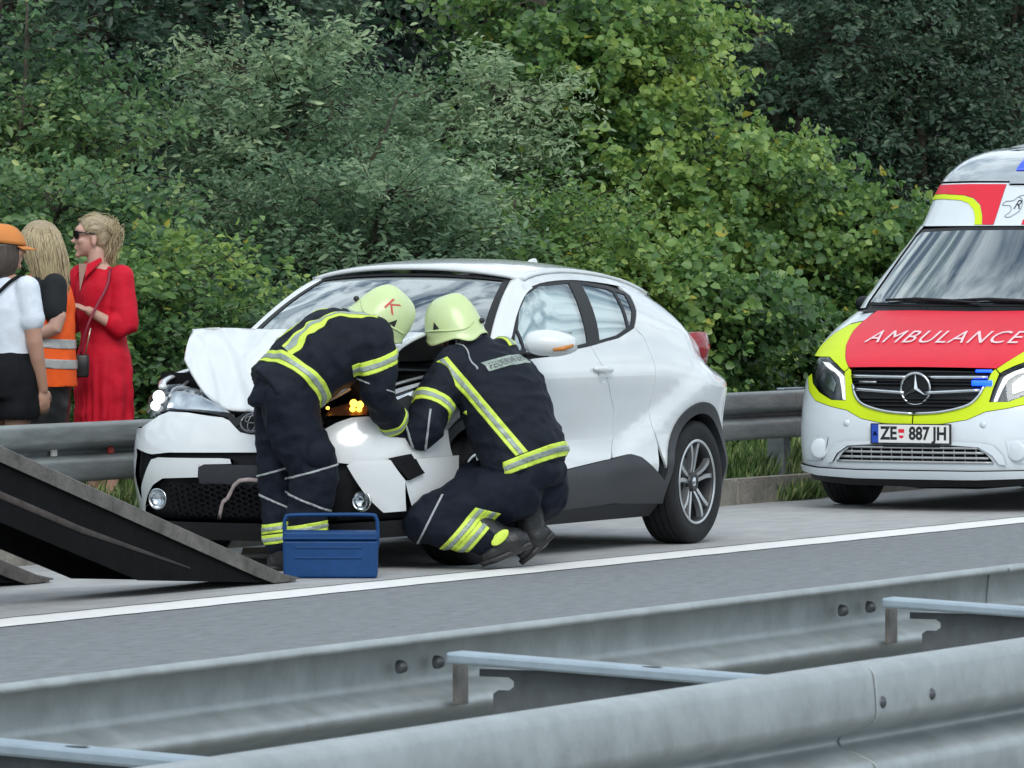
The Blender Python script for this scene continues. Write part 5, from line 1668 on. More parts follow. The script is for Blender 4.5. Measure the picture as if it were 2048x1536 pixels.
def boot(parent, ankle, toe, heel, up, name="boot", trim=None):
    """Ankle boot: shaft round the ankle, foot from heel to toe, thick sole."""
    a, t, h, up = Vector(ankle), Vector(toe), Vector(heel), Vector(up).normalized()
    d = (t - h).normalized()
    n_ = (up - d * up.dot(d)); n_ = n_.normalized() if n_.length > .05 else Vector((0, 0, 1))
    # the sole's normal points to the ankle's side
    pn = (a - (t + h) / 2); pn = (pn - d * pn.dot(d)).normalized()
    w = d.cross(pn)
    S = Soup()
    S.loft([(h + d * -.01 + pn * .042, w, pn, .036, .038), (h + d * .04 + pn * .055, w, pn, .052, .055), (h + d * .12 + pn * .060, w, pn, .054, .062), (t - d * .07 + pn * .048, w, pn, .060, .050), (t - d * .01 + pn * .040, w, pn, .046, .038)], 3, 18)
    S.limb([tuple(h + d * .07 + pn * .06), tuple(a), tuple(a + up * .13)], [.072, .072, .082], 3)
    b = fuse(name, S, m_boot, parent, .009, 3)
    S = Soup()
    S.loft([(h - d * .01 + pn * .014, w, pn, .044, .018), (h + d * .10 + pn * .012, w, pn, .050, .018), (t - d * .08 + pn * .012, w, pn, .062, .018), (t + d * .005 + pn * .018, w, pn, .044, .016)], 3, 18, 4.0)
    fuse("boot_sole", S, m_black, b, .008, 1)
    return b

def V3(*a): return Vector(a)
FACE = YAW - math.pi / 2      # a figure's local x runs to the viewer's right, y away from the viewer
def ground_pt(px_r, depth):
    """Point r metres right of the sight line and depth metres along it (level)."""
    return Vector((depth * math.cos(YAW) + px_r * math.sin(YAW), depth * math.sin(YAW) - px_r * math.cos(YAW), 0))

# ---- firefighter bending over the headlamp
b1 = ground_pt(-1.063, 30.13)
ff1 = empty("person", b1, FACE)
tag(ff1, "firefighter in navy turnout gear and lettered lime helmet bending over the headlamp", "person", "firefighters at the car")
lat = V3(.42, -.91, 0).normalized()
P0, P1, P2, P3 = V3(-.085, 0, .90), V3(.0, .02, 1.0), V3(.19, .07, 1.14), V3(.355, .11, 1.215)
tt = (P3 - P0).normalized(); lat = (lat - tt * lat.dot(tt)).normalized(); fb = tt.cross(lat)
shR, shL = P3 + lat * .185 - tt * .05, P3 - lat * .185 - tt * .05
elR, wrR = V3(.395, -.02, .875), V3(.485, .20, .715)
elL, wrL = V3(.30, .33, .93), V3(.31, .46, .80)
hd, hf, hu = V3(.405, .10, 1.275), V3(.72, .12, -.68), V3(.68, .05, .73)
S = Soup()
S.head(hd, hf, hu)
S.limb([tuple(P3 - tt * .02), tuple(hd - hu.normalized() * .04)], [.062, .058])
S.loft([(P0, lat, fb, .13, .085), (P1, lat, fb, .12, .080), (P2, lat, fb, .15, .095), (P3, lat, fb, .12, .08)])
for a, b, c in ((shR, elR, wrR), (shL, elL, wrL)):
    S.limb([tuple(a), tuple(b), tuple(c)], [.055, .045, .030])
hipR, hipL = V3(-.055, -.09, .87), V3(-.10, .09, .87)
knR, anR, knL, anL = V3(.075, -.10, .50), V3(.035, -.10, .11), V3(-.105, .08, .50), V3(-.095, .07, .11)
for a, b, c in ((hipR, knR, anR), (hipL, knL, anL)):
    S.limb([tuple(a), tuple(b), tuple(c)], [.078, .055, .042])
fuse("body", S, m_skin, ff1, .007, 3)
for b, c in ((elR, wrR), (elL, wrL)):
    S = Soup(); S.limb([tuple(c - (c - b).normalized() * .05), tuple(c)], [.05, .040]); S.hand(c, (c - b).normalized() + V3(0, .2, -.2), V3(0, .3, -1), .7, 1.12)
    fuse("glove", S, m_black, ff1, .0065, 2)
S = Soup()
S.loft([(P0 - tt * .06, lat, fb, .225, .185), (P0 + tt * .02, lat, fb, .225, .19), (P1, lat, fb, .215, .19), (P2, lat, fb, .235, .195), (P3 - tt * .03, lat, fb, .20, .145), (P3 + tt * .03, lat, fb, .10, .09)], 4)
S.ell(P1 - fb * .05 + V3(.08, 0, -.05), (tt * .18, lat * .17, fb * .13))
S.limb([tuple(shR - lat * .04), tuple(shR * .5 + elR * .5 + V3(.01, 0, 0)), tuple(elR), tuple(wrR)], [.105, .092, .082, .066])
S.limb([tuple(shL + lat * .04), tuple(elL), tuple(wrL)], [.10, .082, .064])
S.limb([tuple(P3), tuple(P3 + tt * .07 + V3(.01, 0, .01))], [.10, .095])
jk = fuse("turnout_jacket", S, m_navy, ff1, .0105, 2, .019, 8.0, 1)
tape(jk, ff1, P0 + tt * .075 + V3(0, 0, 0), tt + V3(-.10, .25, .28), .032, [(P2, tt)])
bl = lat * .165 - fb * .01
tape(jk, ff1, P2 + bl, lat + V3(-.16, 0, .30), .030, [(P0 + tt * .11, -tt), (P3 + tt * .03, tt), (P1 + fb * .02, fb)])
tape(jk, ff1, P2 - bl, lat + V3(.16, 0, -.30), .030, [(P0 + tt * .11, -tt), (P3 + tt * .03, tt), (P1 + fb * .02, fb)])
am = shR * .60 + elR * .40
tape(jk, ff1, am + V3(0, 0, .0), (elR - shR).normalized() + V3(.25, 0, .0), .033, near(am, .115, elR - shR))
fm = elR * .28 + wrR * .72
tape(jk, ff1, fm, wrR - elR, .030, near(fm, .10, wrR - elR))
for c, n_ in ((elR + V3(0, 0, .055), V3(.35, 0, 1)),):
    strip_of("elbow_piping", jk, m_pipe, ff1, slab(c, n_, .0035) + near(c, .11, (0, 0, 1)), .004)
# grey patch across the shoulders
strip_of("back_patch", jk, m_tape, ff1, slab(P3 - tt * .015, tt, .035) + slab(P3, lat, .13) + [(P3, fb)], .005)
S = Soup()
S.loft([(P0 + tt * .08, lat, fb, .19, .155), (P0, lat, fb, .20, .175), (V3(-.085, 0, .84), V3(.42, -.91, 0), V3(.91, .42, 0), .205, .175)], 3)
S.limb([tuple(hipR), tuple(hipR * .45 + knR * .55 + V3(-.02, 0, 0)), tuple(knR), tuple(knR * .5 + anR * .5 + V3(-.015, 0, 0)), tuple(anR + V3(0, 0, .04))], [.140, .132, .120, .104, .092])
S.limb([tuple(hipL), tuple(hipL * .45 + knL * .55), tuple(knL), tuple(knL * .5 + anL * .5), tuple(anL + V3(0, 0, .04))], [.140, .120, .108, .094, .088])
tr = fuse("turnout_trousers", S, m_navy2, ff1, .0115, 2, .020, 7.5, 2, (1, 1, 1.3))
for an_, kn_ in ((anR, knR), (anL, knL)):
    c = an_ * .80 + kn_ * .20 + V3(0, 0, .035)
    tape(tr, ff1, c, V3(-.15, 0, 1), .024, near(c, .13, (0, 0, 1)))
    tape(tr, ff1, c + V3(0, 0, -.055), V3(-.15, 0, 1), .024, near(c, .13, (0, 0, 1)))
    strip_of("knee_piping", tr, m_pipe, ff1, slab(kn_ + V3(0, 0, .01), V3(-.28, 0, 1), .005) + near(kn_, .15, (0, 0, 1)), .005)
    strip_of("shin_piping", tr, m_pipe, ff1, slab(kn_ + V3(0, 0, -.16), V3(.4, 0, 1), .005) + near(kn_ + V3(0, 0, -.16), .15, (0, 0, 1)), .005)
S = Soup(); S.ell((.10, -.20, .60), (V3(.075, 0, -.015), V3(.01, .05, 0), V3(.02, 0, .075)))
fuse("thigh_pocket", S, m_navy2, ff1, .011, 3, .005, 12, 5)
for an_ in (anR, anL):
    boot(ff1, an_ + V3(0, 0, -.01), an_ + V3(.20, .07, -.11), an_ + V3(-.06, -.02, -.11), (0, 0, 1))
helmet(ff1, hd + hu.normalized() * .018, hf, hu, "K")

# ---- firefighter crouching by the front wheel
b2_ = ground_pt(-.061, 30.53)
ff2 = empty("person", b2_, FACE)
tag(ff2, "firefighter in navy turnout gear crouching by the front wheel with back to viewer", "person", "firefighters at the car")
lat = V3(.80, .60, 0).normalized()
P0, P1, P2, P3 = V3(.135, -.02, .43), V3(.10, -.02, .62), V3(.0, .03, .90), V3(-.13, .08, 1.10)
tt = (P3 - P0).normalized(); lat = (lat - tt * lat.dot(tt)).normalized(); fb = tt.cross(lat)
shL, shR = P3 - lat * .20 - tt * .06, P3 + lat * .19 - tt * .07
elL, wrL = V3(-.405, -.20, .695), V3(-.545, .02, .80)
elR, wrR = V3(.0, .36, .84), V3(-.24, .46, .90)
hd, hf, hu = V3(-.235, .10, 1.225), V3(-.86, .38, -.30), V3(-.26, .10, .95)
S = Soup()
S.head(hd, hf, hu)
S.limb([tuple(P3 - tt * .02), tuple(hd - hu.normalized() * .05)], [.062, .058])
S.loft([(P0, lat, fb, .13, .085), (P1, lat, fb, .12, .080), (P2, lat, fb, .15, .095), (P3, lat, fb, .12, .08)])
for a, b, c in ((shR, elR, wrR), (shL, elL, wrL)):
    S.limb([tuple(a), tuple(b), tuple(c)], [.055, .045, .030])
hipL, knL, anL = V3(.06, -.10, .40), V3(-.375, -.22, .245), V3(-.03, -.20, .150)
hipR, knR, anR = V3(.20, .10, .40), V3(-.33, .10, .385), V3(.155, .06, .20)
for a, b, c in ((hipR, knR, anR), (hipL, knL, anL)):
    S.limb([tuple(a), tuple(b), tuple(c)], [.085, .06, .042])
fuse("body", S, m_skin, ff2, .007, 3)
for b, c in ((elR, wrR), (elL, wrL)):
    S = Soup(); S.limb([tuple(c - (c - b).normalized() * .05), tuple(c)], [.05, .040]); S.hand(c, (c - b).normalized() + V3(-.2, .3, .1), V3(0, .5, -1), .7, 1.12)
    fuse("glove", S, m_black, ff2, .0065, 2)
S = Soup()
S.loft([(P0 + tt * .04, lat, fb, .245, .19), (P1 - tt * .06, lat, fb, .245, .195), (P1 + tt * .08, lat, fb, .238, .19), (P2, lat, fb, .25, .185), (P3 - tt * .06, lat, fb, .215, .145), (P3 + tt * .02, lat, fb, .11, .10)], 4)
S.limb([tuple(shL + lat * .05), tuple(shL * .5 + elL * .5), tuple(elL), tuple(wrL)], [.115, .102, .092, .068])
S.limb([tuple(shR - lat * .04), tuple(elR), tuple(wrR)], [.105, .085, .068])
S.limb([tuple(P3 - tt * .02), tuple(P3 + V3(-.04, .01, .06))], [.11, .098])
jk = fuse("turnout_jacket", S, m_navy, ff2, .0105, 2, .018, 7.5, 3, (.7, 1, 1.5))
hem = P1 - tt * .10
tape(jk, ff2, hem, tt + V3(-.06, 0, .12), .034, [(P2, tt), (P1 - lat * .225, -lat)])
# braces: left one slants from the shoulder to the middle of the hem, right one over the shoulder
pa, pb = V3(-.255, -.15, 1.015), V3(.10, -.22, .60)
dd = (pb - pa).normalized(); nn_ = dd.cross(V3(0, 1, 0)).normalized()
back_side = [(P1 + fb * .03, fb if fb.y > 0 else -fb)]
tape(jk, ff2, (pa + pb) / 2, nn_, .031, [(hem + tt * .035, -tt), (P3 + tt * .0, tt), (elL + lat * .19, -lat)] + back_side)
pa, pb = V3(.03, -.05, 1.09), V3(.17, -.16, .62)
dd = (pb - pa).normalized(); nn_ = dd.cross(V3(0, 1, 0)).normalized()
tape(jk, ff2, P3 + lat * .17, lat, .030, [(P2 + tt * .20, -tt), (P3 + tt * .05, tt)] + back_side)
am = shL * .42 + elL * .58
tape(jk, ff2, am, (elL - shL).normalized() + V3(.15, 0, .25), .034, near(am, .125, elL - shL))
fm = elL * .25 + wrL * .75
tape(jk, ff2, fm, wrL - elL, .028, near(fm, .10, wrL - elL))
for c, n_ in ((elL + V3(.04, 0, -.01), V3(1, 0, -.12)), (elL + V3(-.06, 0, 0), V3(1, 0, .3))):
    strip_of("elbow_piping", jk, m_pipe, ff2, slab(c, n_, .005) + near(elL, .12, (1, 0, 0)), .005)
strip_of("shoulder_piping", jk, m_pipe, ff2, slab(shL + lat * .05, lat + V3(0, 0, -.25), .004) + [(P2 + tt * .12, -tt), (P2 + fb * .02, fb if fb.y > 0 else -fb)], .005)
# lettered patch across the shoulder blades
pc = P3 - tt * .125 + lat * .035
pt_ = strip_of("back_patch", jk, m_tape, ff2, slab(pc, tt + lat * .05, .030) + slab(pc, lat, .145) + back_side, .005)
dgb = BVHTree.FromPolygons([v.co.copy() for v in jk.data.vertices], [tuple(p.vertices) for p in jk.data.polygons])
V, F = text_mesh("FEUERWEHR", .062)
wx = max(v.x for v in V)
bk = -fb if fb.y > 0 else fb
P = []
for v in V:
    o_ = pc + lat * (v.x / wx * .132) + tt * (v.y * .80) + bk * .5
    p, n_, _, _ = dgb.ray_cast(o_, -bk)
    P.append((p + bk * .009) if p else o_)
mk("patch_lettering", P, F, mat("grey_lettering", (.10, .115, .115), .6), pt_)
S = Soup()
S.loft([(P0 + tt * .12, lat, fb, .20, .17), (P0, lat, fb, .225, .205), (P0 + V3(0, 0, -.07), lat, fb, .20, .18)], 3)
S.limb([tuple(hipL), tuple(hipL * .5 + knL * .5 + V3(0, 0, .02)), tuple(knL), ], [.160, .138, .110])
S.limb([tuple(knL), tuple(knL * .5 + anL * .5), tuple(anL + V3(-.05, 0, .02))], [.107, .100, .088])
S.limb([tuple(hipR), tuple(hipR * .5 + knR * .5 + V3(0, 0, .02)), tuple(knR)], [.160, .135, .104])
S.limb([tuple(knR), tuple(knR * .5 + anR * .5 + V3(0, 0, -.02)), tuple(anR + V3(-.02, 0, .06))], [.110, .100, .088])
tr = fuse("turnout_trousers", S, m_navy2, ff2, .0115, 2, .020, 7.5, 4)
ax_ = (anL - knL).normalized()
for q in (.53, .72):
    c = knL + (anL - knL) * q
    tape(tr, ff2, c, ax_ + V3(0, 0, -.55), .030, near(c, .135, ax_) + [(V3(0, -.07, 0), V3(0, 1, 0))])
for c, n_ in ((knL + V3(.015, 0, 0), V3(1, 0, -.5)), (knR + V3(.03, 0, 0), V3(1, 0, .6))):
    strip_of("knee_piping", tr, m_pipe, ff2, slab(c, n_, .005) + near(c, .14, (1, 0, 0)), .005)
boot(ff2, V3(.01, -.20, .150), V3(-.085, -.20, .012), V3(.155, -.20, .115), V3(-.85, 0, .45))
boot(ff2, V3(.155, .0, .19), V3(.12, .0, .012), V3(.275, .0, .160), V3(-.1, 0, 1))
S = Soup(); S.ell((.0, -.278, .165), (V3(.045, 0, .040), V3(0, .010, 0), V3(-.018, 0, .022)))
fuse("boot_pull_tab", S, m_lime, ff2, .006, 2)
helmet(ff2, hd + hu.normalized() * .018, hf, hu)

# ---- the three women behind the rail
m_red = mat("red_dress_cloth", (0.56, 0.009, 0.028), 0.7, spec=.2, var=0.14, vscale=7, bump=0.15, bscale=90)
m_redbelt = mat("dark_red_strap", (0.20, 0.01, 0.03), 0.5)
m_tee = mat("white_tee_cloth", (0.66, 0.72, 0.80), 0.75, var=0.05, vscale=8, bump=0.15, bscale=120)
m_btee = mat("black_tee_cloth", (0.016, 0.018, 0.020), 0.8, spec=.25, var=0.2, vscale=12)
m_vest = mat("orange_vest", (0.92, 0.12, 0.016), 0.6, spec=.25, var=0.08, vscale=9, bump=0.1, bscale=70)
m_vtape = mat("grey_reflective_tape", (0.42, 0.42, 0.41), 0.4, metal=.1, var=.15, vscale=20)
m_short = mat("black_shorts_cloth", (0.006, 0.007, 0.009), 0.8, spec=.2, var=0.25, vscale=14)
m_leath = mat("black_leather_cloth", (0.020, 0.022, 0.023), 0.35, var=0.3, vscale=9)
m_capo = mat("orange_cap_cloth", (0.62, 0.22, 0.05), 0.7, var=0.08, vscale=10, bump=.15, bscale=150)
m_blond = mat("blond_hair", (0.42, 0.34, 0.20), 0.45, var=0.45, vscale=30, stretch=(4, 4, .5))
m_blond_m = mat("mid_blond_hair", (0.33, 0.265, 0.165), 0.5, var=0.4, vscale=34, stretch=(1, 4, 4))
m_blond_d = mat("dark_blond_hair", (0.10, 0.075, 0.05), 0.5, var=0.3, vscale=30)
m_brown = mat("brown_hair", (0.045, 0.032, 0.024), 0.45, var=0.35, vscale=26, stretch=(4, 4, .5))
m_lensd = mat("sunglass_lens", (0.006, 0.006, 0.007), 0.08, coat=.8)
m_bagk = mat("black_bag_leather", (0.016, 0.016, 0.017), 0.4, var=.2, vscale=12)
m_shoe = mat("pale_shoe", (0.5, 0.48, 0.44), 0.6, var=.1, vscale=12)

def stand(name_label, px_r, depth, cat="person", group="women behind the guard rail"):
    p = ground_pt(px_r, depth)
    p.z = ground_z(p.x, p.y) - .005
    o = empty("person", p, FACE)
    tag(o, name_label, cat, group)
    return o

def hair_strands(name, roots, m, parent, n, drop, seed, rad=.010, wave=.012, flat=None):
    """Locks: tapered tubes from points near the scalp, each following its own drop path."""
    rg = np.random.default_rng(seed)
    bm = bmesh.new()
    for i in range(n):
        path = drop(roots(rg), rg)
        pts = spline(path, 3)
        pts = [p + rg.normal(0, wave * .25, 3) for p in pts]
        L = len(pts)
        bm_tube(bm, pts, [rad * (.55 + .6 * math.sin(math.pi * min(.95, (j + .6) / L))) for j in range(L)], 5)
    return from_bm(name, bm, m, parent, smooth=True, normals=False)

# woman in the red dress, profile to the left
w1 = stand("woman in red shirt dress with sunglasses standing behind the guard rail", -2.29, 33.15)
hd, hf, hu = V3(-.035, 0, 1.568), V3(-.97, -.22, .02), V3(.02, 0, 1)
nk = V3(.0, 0, 1.43)
lat = V3(.55, -.83, 0).normalized(); fb = V3(-.83, -.55, 0).normalized()        # her left side / the way her chest faces
chest, waist, hips = V3(.02, 0, 1.24), V3(.03, 0, 1.03), V3(.03, 0, .90)
shL, shR = V3(.135, -.10, 1.345), V3(-.095, .13, 1.345)
elL, wrL = V3(.165, -.14, 1.075), V3(-.035, -.20, 1.165)
elR, wrR = V3(-.16, .17, 1.08), V3(-.24, -.02, 1.17)
S = Soup()
S.head(hd, hf, hu, .98)
S.limb([tuple(nk - V3(0, 0, .05)), tuple(hd + V3(.03, 0, -.08))], [.058, .052])
S.loft([(hips, lat, fb, .15, .11), (waist, lat, fb, .12, .09), (chest, lat, fb, .15, .11), (V3(.01, 0, 1.36), lat, fb, .13, .08), (nk, lat, fb, .06, .055)])
for a, b, c, sd_ in ((shL, elL, wrL, 1), (shR, elR, wrR, -1)):
    S.limb([tuple(a), tuple(b), tuple(c)], [.048, .040, .026])
    S.hand(c, (c - b).normalized(), V3(.1, .3, -1), 1.0, .92, sd_)
for s in (-1, 1):
    hp = hips + lat * .08 * s
    S.limb([tuple(hp), tuple(hp + V3(0, 0, -.40)), tuple(hp + V3(.0, 0, -.62)), tuple(hp + V3(0, 0, -.80))], [.085, .058, .052, .034])
    S.limb([tuple(hp + V3(0, 0, -.81)), tuple(hp + V3(-.07, -.05, -.855)), tuple(hp + V3(-.13, -.09, -.87))], [.036, .03, .02])
fuse("body", S, m_skin, w1, .0065, 3)
S = Soup()
S.loft([(V3(.035, 0, .36), lat, fb, .190, .150), (V3(.035, 0, .60), lat, fb, .182, .145), (V3(.035, 0, .85), lat, fb, .180, .142), (waist, lat, fb, .145, .115), (chest - V3(0, 0, .05), lat, fb, .165, .13), (chest + V3(0, 0, .05), lat, fb, .172, .125), (V3(.02, 0, 1.365), lat, fb, .135, .085), (V3(.015, 0, 1.405), lat, fb, .075, .068)], 4)
S.limb([tuple(shL), tuple(shL * .5 + elL * .5), tuple(elL), tuple(elL * .72 + wrL * .28)], [.074, .073, .068, .058])
S.limb([tuple(shR), tuple(shR * .5 + elR * .5), tuple(elR), tuple(elR * .72 + wrR * .28)], [.075, .070, .064, .056])
dr = fuse("dress", S, m_red, w1, .010, 3, .011, 7, 6)
# pleats of the skirt
co = np.empty(len(dr.data.vertices) * 3); dr.data.vertices.foreach_get("co", co); co = co.reshape(-1, 3)
for i in range(len(co)):
    z = co[i, 2]
    if z < 1.0 and math.hypot(co[i, 0] - .035, co[i, 1]) > .05:
        a = math.atan2(co[i, 1], co[i, 0] - .035)
        k = 1 + .055 * sstep(1.0, .6, z) * math.sin(a * 17 + 2.2 * math.sin(a * 3) + .5 * math.sin(z * 4)) if False else 1 + .06 * (1 - sstep(.55, 1.0, z)) * math.sin(a * 17 + 2.2 * math.sin(a * 3))
        co[i, 0] = .035 + (co[i, 0] - .035) * k; co[i, 1] *= k
dr.data.vertices.foreach_set("co", co.reshape(-1)); dr.data.update()
# open neckline: skin shows in a V, collar leaves beside it
ck = nk + fb * .07
bmv = bmesh.new()
vv = [V3(.0, 0, 0)]
tri = [(-.045, 1.425), (.050, 1.425), (.012, 1.27)]
P = []
for a, z in tri:
    base = V3(.01, 0, z) + lat * a
    p, n_, _, _ = BVHTree.FromPolygons([v.co.copy() for v in dr.data.vertices], [tuple(q.vertices) for q in dr.data.polygons]).ray_cast(base + fb * .5, -fb)
    P.append((p if p else base + fb * .1) + fb * .004)
mk("neckline_skin", P, [(0, 1, 2)], m_skin, w1)
for s in (-1, 1):
    q = [V3(.012, 0, 1.44) + lat * .065 * s + fb * .02, V3(.01, 0, 1.40) + lat * .085 * s + fb * .075, V3(.012, 0, 1.345) + lat * .060 * s + fb * .125, V3(.01, 0, 1.415) + lat * .036 * s + fb * .100, V3(.012, 0, 1.455) + lat * .05 * s + fb * .02]
    o = mk("collar", q, [(0, 1, 2, 3, 4)], m_red, w1); o.modifiers.new("t", 'SOLIDIFY').thickness = .006
# sunglasses
w_ = hf.normalized().cross(hu).normalized(); f_ = hf.normalized()
for s in (-1, 1):
    bm = bmesh.new()
    pts = [hd + f_ * (.098 - .022 * abs(a) / .06) + w_ * s * abs(a) + V3(0, 0, .012 + z) for a, z in ((.008, .020), (.035, .025), (.062, .021), (.066, .002), (.052, -.020), (.028, -.022), (.010, -.006))]
    bm.faces.new([bm.verts.new(p) for p in pts])
    o = from_bm("sunglasses", bm, m_lensd, w1); o.modifiers.new("t", 'SOLIDIFY').thickness = .005
    tube("temple_arm", [hd + f_ * .075 + w_ * s * .066 + V3(0, 0, .028), hd - f_ * .01 + w_ * s * .080 + V3(0, 0, .022)], .0045, m_lensd, o, 6)
# pinned-up hair: cap of locks swept back, loose knot, tail
S = Soup()
S.ell(hd + V3(.028, 0, .052), (f_ * .094, w_ * .080, V3(0, 0, .078)))
S.ell(hd + V3(.055, .0, .01), (f_ * .052, w_ * .066, V3(0, 0, .080)))
S.ell(hd + V3(.105, .0, .045), (f_ * .036, w_ * .045, V3(0, 0, .058)))
S.limb([tuple(hd + V3(.085, 0, -.02)), tuple(hd + V3(.085, 0, -.08)), tuple(hd + V3(.075, 0, -.14))], [.036, .026, .012])
hh = fuse("hair", S, m_blond_m, w1, .007, 2, .005, 24, 8, (.5, 1.5, 1.5))
def r1(rg):
    a = rg.uniform(-1, 1); return hd + f_ * (.070 - .035 * abs(a)) + w_ * a * .072 + V3(0, 0, .098 - .075 * abs(a) ** 1.5)
def d1(p, rg):
    e = hd + V3(.112 + rg.normal(0, .012), rg.normal(0, .02), .045 + rg.normal(0, .022))
    m_ = (Vector(p) + e) / 2 + V3(0, 0, .022) + (Vector(p) - hd).normalized() * .025
    return [tuple(p), tuple(m_), tuple(e), tuple(e + V3(rg.normal(.0, .015), rg.normal(0, .01), -rg.uniform(.02, .10)))]
hair_strands("hair_lock", r1, m_blond, hh, 420, d1, 3, .0015)
hair_strands("dark_hair_lock", r1, m_blond_d, hh, 70, d1, 13, .0015)
def r1b(rg): return hd + V3(.112, 0, .045) + V3(*rg.normal(0, .018, 3))
def d1b(p, rg):
    return [tuple(p), tuple(p + V3(rg.uniform(.0, .03), rg.normal(0, .02), rg.uniform(-.03, .03))), tuple(p + V3(rg.uniform(-.02, .03), rg.normal(0, .02), -.06)), tuple(p + V3(rg.uniform(-.045, .0), rg.normal(0, .02), -.13 - rg.uniform(0, .06)))]
hair_strands("hair_tail", r1b, m_blond, hh, 260, d1b, 4, .0015)
# shoulder bag on a strap
bag = stand("small black shoulder bag hanging beside the red dress", -2.265, 33.1, "bag", None)

bag.name = "shoulder_bag"
S = Soup(); S.loft([(V3(-.095, -.21, .80), V3(1, 0, 0), V3(0, 1, 0), .040, .028), (V3(-.095, -.21, .87), V3(1, 0, 0), V3(0, 1, 0), .044, .034), (V3(-.095, -.21, .925), V3(1, 0, 0), V3(0, 1, 0), .040, .026)], 3, 20, 4)
fuse("bag_body", S, m_bagk, bag, .007, 2)
tube("bag_strap", spline([V3(-.10, -.20, .92), V3(-.07, -.215, 1.06), V3(-.02, -.185, 1.18), V3(.04, -.135, 1.30), V3(.055, -.085, 1.395)], 5), .0085, m_redbelt, bag, 6, flat=((0, 1, 0), .4))
tube("bag_chain", [V3(-.075, -.215, .92), V3(-.055, -.22, 1.02), V3(-.045, -.215, 1.07)], .0045, mat("chain_metal", (.55, .48, .38), .3, metal=.8), bag, 6)

# blond woman in the orange vest, turned away to the left
w2 = stand("blond long-haired woman in orange hi-vis vest over black clothes", -2.575, 32.75)
hd, hf, hu = V3(-.010, 0, 1.535), V3(-.86, .50, -.05), V3(0, 0, 1)
lat = V3(-.45, -.89, 0).normalized(); fb = V3(-.89, .45, 0).normalized()      # her left shoulder points to the viewer
chest, waist, hips = V3(.03, 0, 1.20), V3(.035, 0, 1.0), V3(.03, 0, .86)
shL, shR = V3(.090, -.140, 1.305), V3(.09, .15, 1.31)
elL, wrL = V3(.095, -.195, 1.075), V3(-.13, -.13, 1.05)
elR, wrR = V3(.06, .20, 1.06), V3(-.13, .10, 1.08)
S = Soup()
S.head(hd, hf, hu, .97)
S.limb([(0.02, 0, 1.36), tuple(hd + V3(.02, 0, -.07))], [.056, .052])
S.loft([(hips, lat, fb, .15, .11), (waist, lat, fb, .12, .09), (chest, lat, fb, .15, .11), (V3(.03, 0, 1.33), lat, fb, .13, .08), (V3(.02, 0, 1.39), lat, fb, .06, .055)])
for a, b, c, sd_ in ((shL, elL, wrL, 1), (shR, elR, wrR, -1)):
    S.limb([tuple(a), tuple(b), tuple(c)], [.050, .043, .027]); S.hand(c, (c - b).normalized(), V3(0, 0, -1), .8, .92, sd_)
for s in (-1, 1):
    hp = hips + lat * .08 * s
    S.limb([tuple(hp), tuple(hp + V3(0, 0, -.40)), tuple(hp + V3(0, 0, -.78))], [.085, .058, .036])
    S.limb([tuple(hp + V3(0, 0, -.79)), tuple(hp + fb * .09 + V3(0, 0, -.83)), tuple(hp + fb * .15 + V3(0, 0, -.84))], [.036, .03, .02])
fuse("body", S, m_skin, w2, .0065, 3)
S = Soup()
S.loft([(hips, lat, fb, .17, .13), (waist, lat, fb, .145, .115), (chest, lat, fb, .165, .13), (V3(.03, 0, 1.335), lat, fb, .13, .085), (V3(.02, 0, 1.37), lat, fb, .07, .065)], 4)
for a, b in ((shL, elL), (shR, elR)):
    S.limb([tuple(a), tuple(a * .5 + b * .5), tuple(a * .38 + b * .62)], [.068, .066, .063])
fuse("tee_shirt", S, m_btee, w2, .010, 4, .005, 10, 9)
S = Soup()
S.loft([(V3(.03, 0, .745), lat, fb, .195, .160), (hips, lat, fb, .192, .158), (waist, lat, fb, .175, .148), (chest - V3(0, 0, .06), lat, fb, .178, .150), (chest + V3(0, 0, .04), lat, fb, .172, .148), (V3(.03, 0, 1.345), lat, fb, .122, .104), (V3(.03, 0, 1.37), lat, fb, .11, .095)], 4)
vest = fuse("high_visibility_vest", S, m_vest, w2, .010, 4, .007, 8, 10, hem=[(V3(0, 0, .755), V3(0, 0, -1)), (V3(0, 0, 1.362), V3(0, 0, 1))])
# armholes
bm = bmesh.new(); bm.from_mesh(vest.data)
kill = []
for f in bm.faces:
    c = f.calc_center_median()
    for s in (1, -1):
        e = V3(.045, 0, 1.215) + lat * s * .17
        q = c - e
        if q.dot(lat * s) > -.065 and (q.dot(fb) / .085) ** 2 + (q.z / .165) ** 2 < 1: kill.append(f); break
bmesh.ops.delete(bm, geom=kill, context='FACES'); bm.to_mesh(vest.data); bm.free()
for z in (.995, .885):
    strip_of("vest_reflective_band", vest, m_vtape, w2, slab((0, 0, z), (.06, 0, 1), .025), .004)
S = Soup()
S.loft([(V3(.03, 0, .42), lat, fb, .13, .11), (V3(.03, 0, .62), lat, fb, .15, .12), (V3(.03, 0, .80), lat, fb, .165, .13), (V3(.03, 0, .90), lat, fb, .14, .11)], 4)
for s in (-1, 1):
    hp = V3(.03, 0, .5) + lat * .075 * s
    S.limb([tuple(hp), tuple(hp + V3(0, 0, -.42))], [.085, .062])
fuse("leather_trousers", S, m_leath, w2, .011, 3, .008, 9, 12)
S = Soup()
S.ell(hd + V3(.012, -.005, .035), ((.105, 0, 0), (0, .090, 0), (0, 0, .092)))
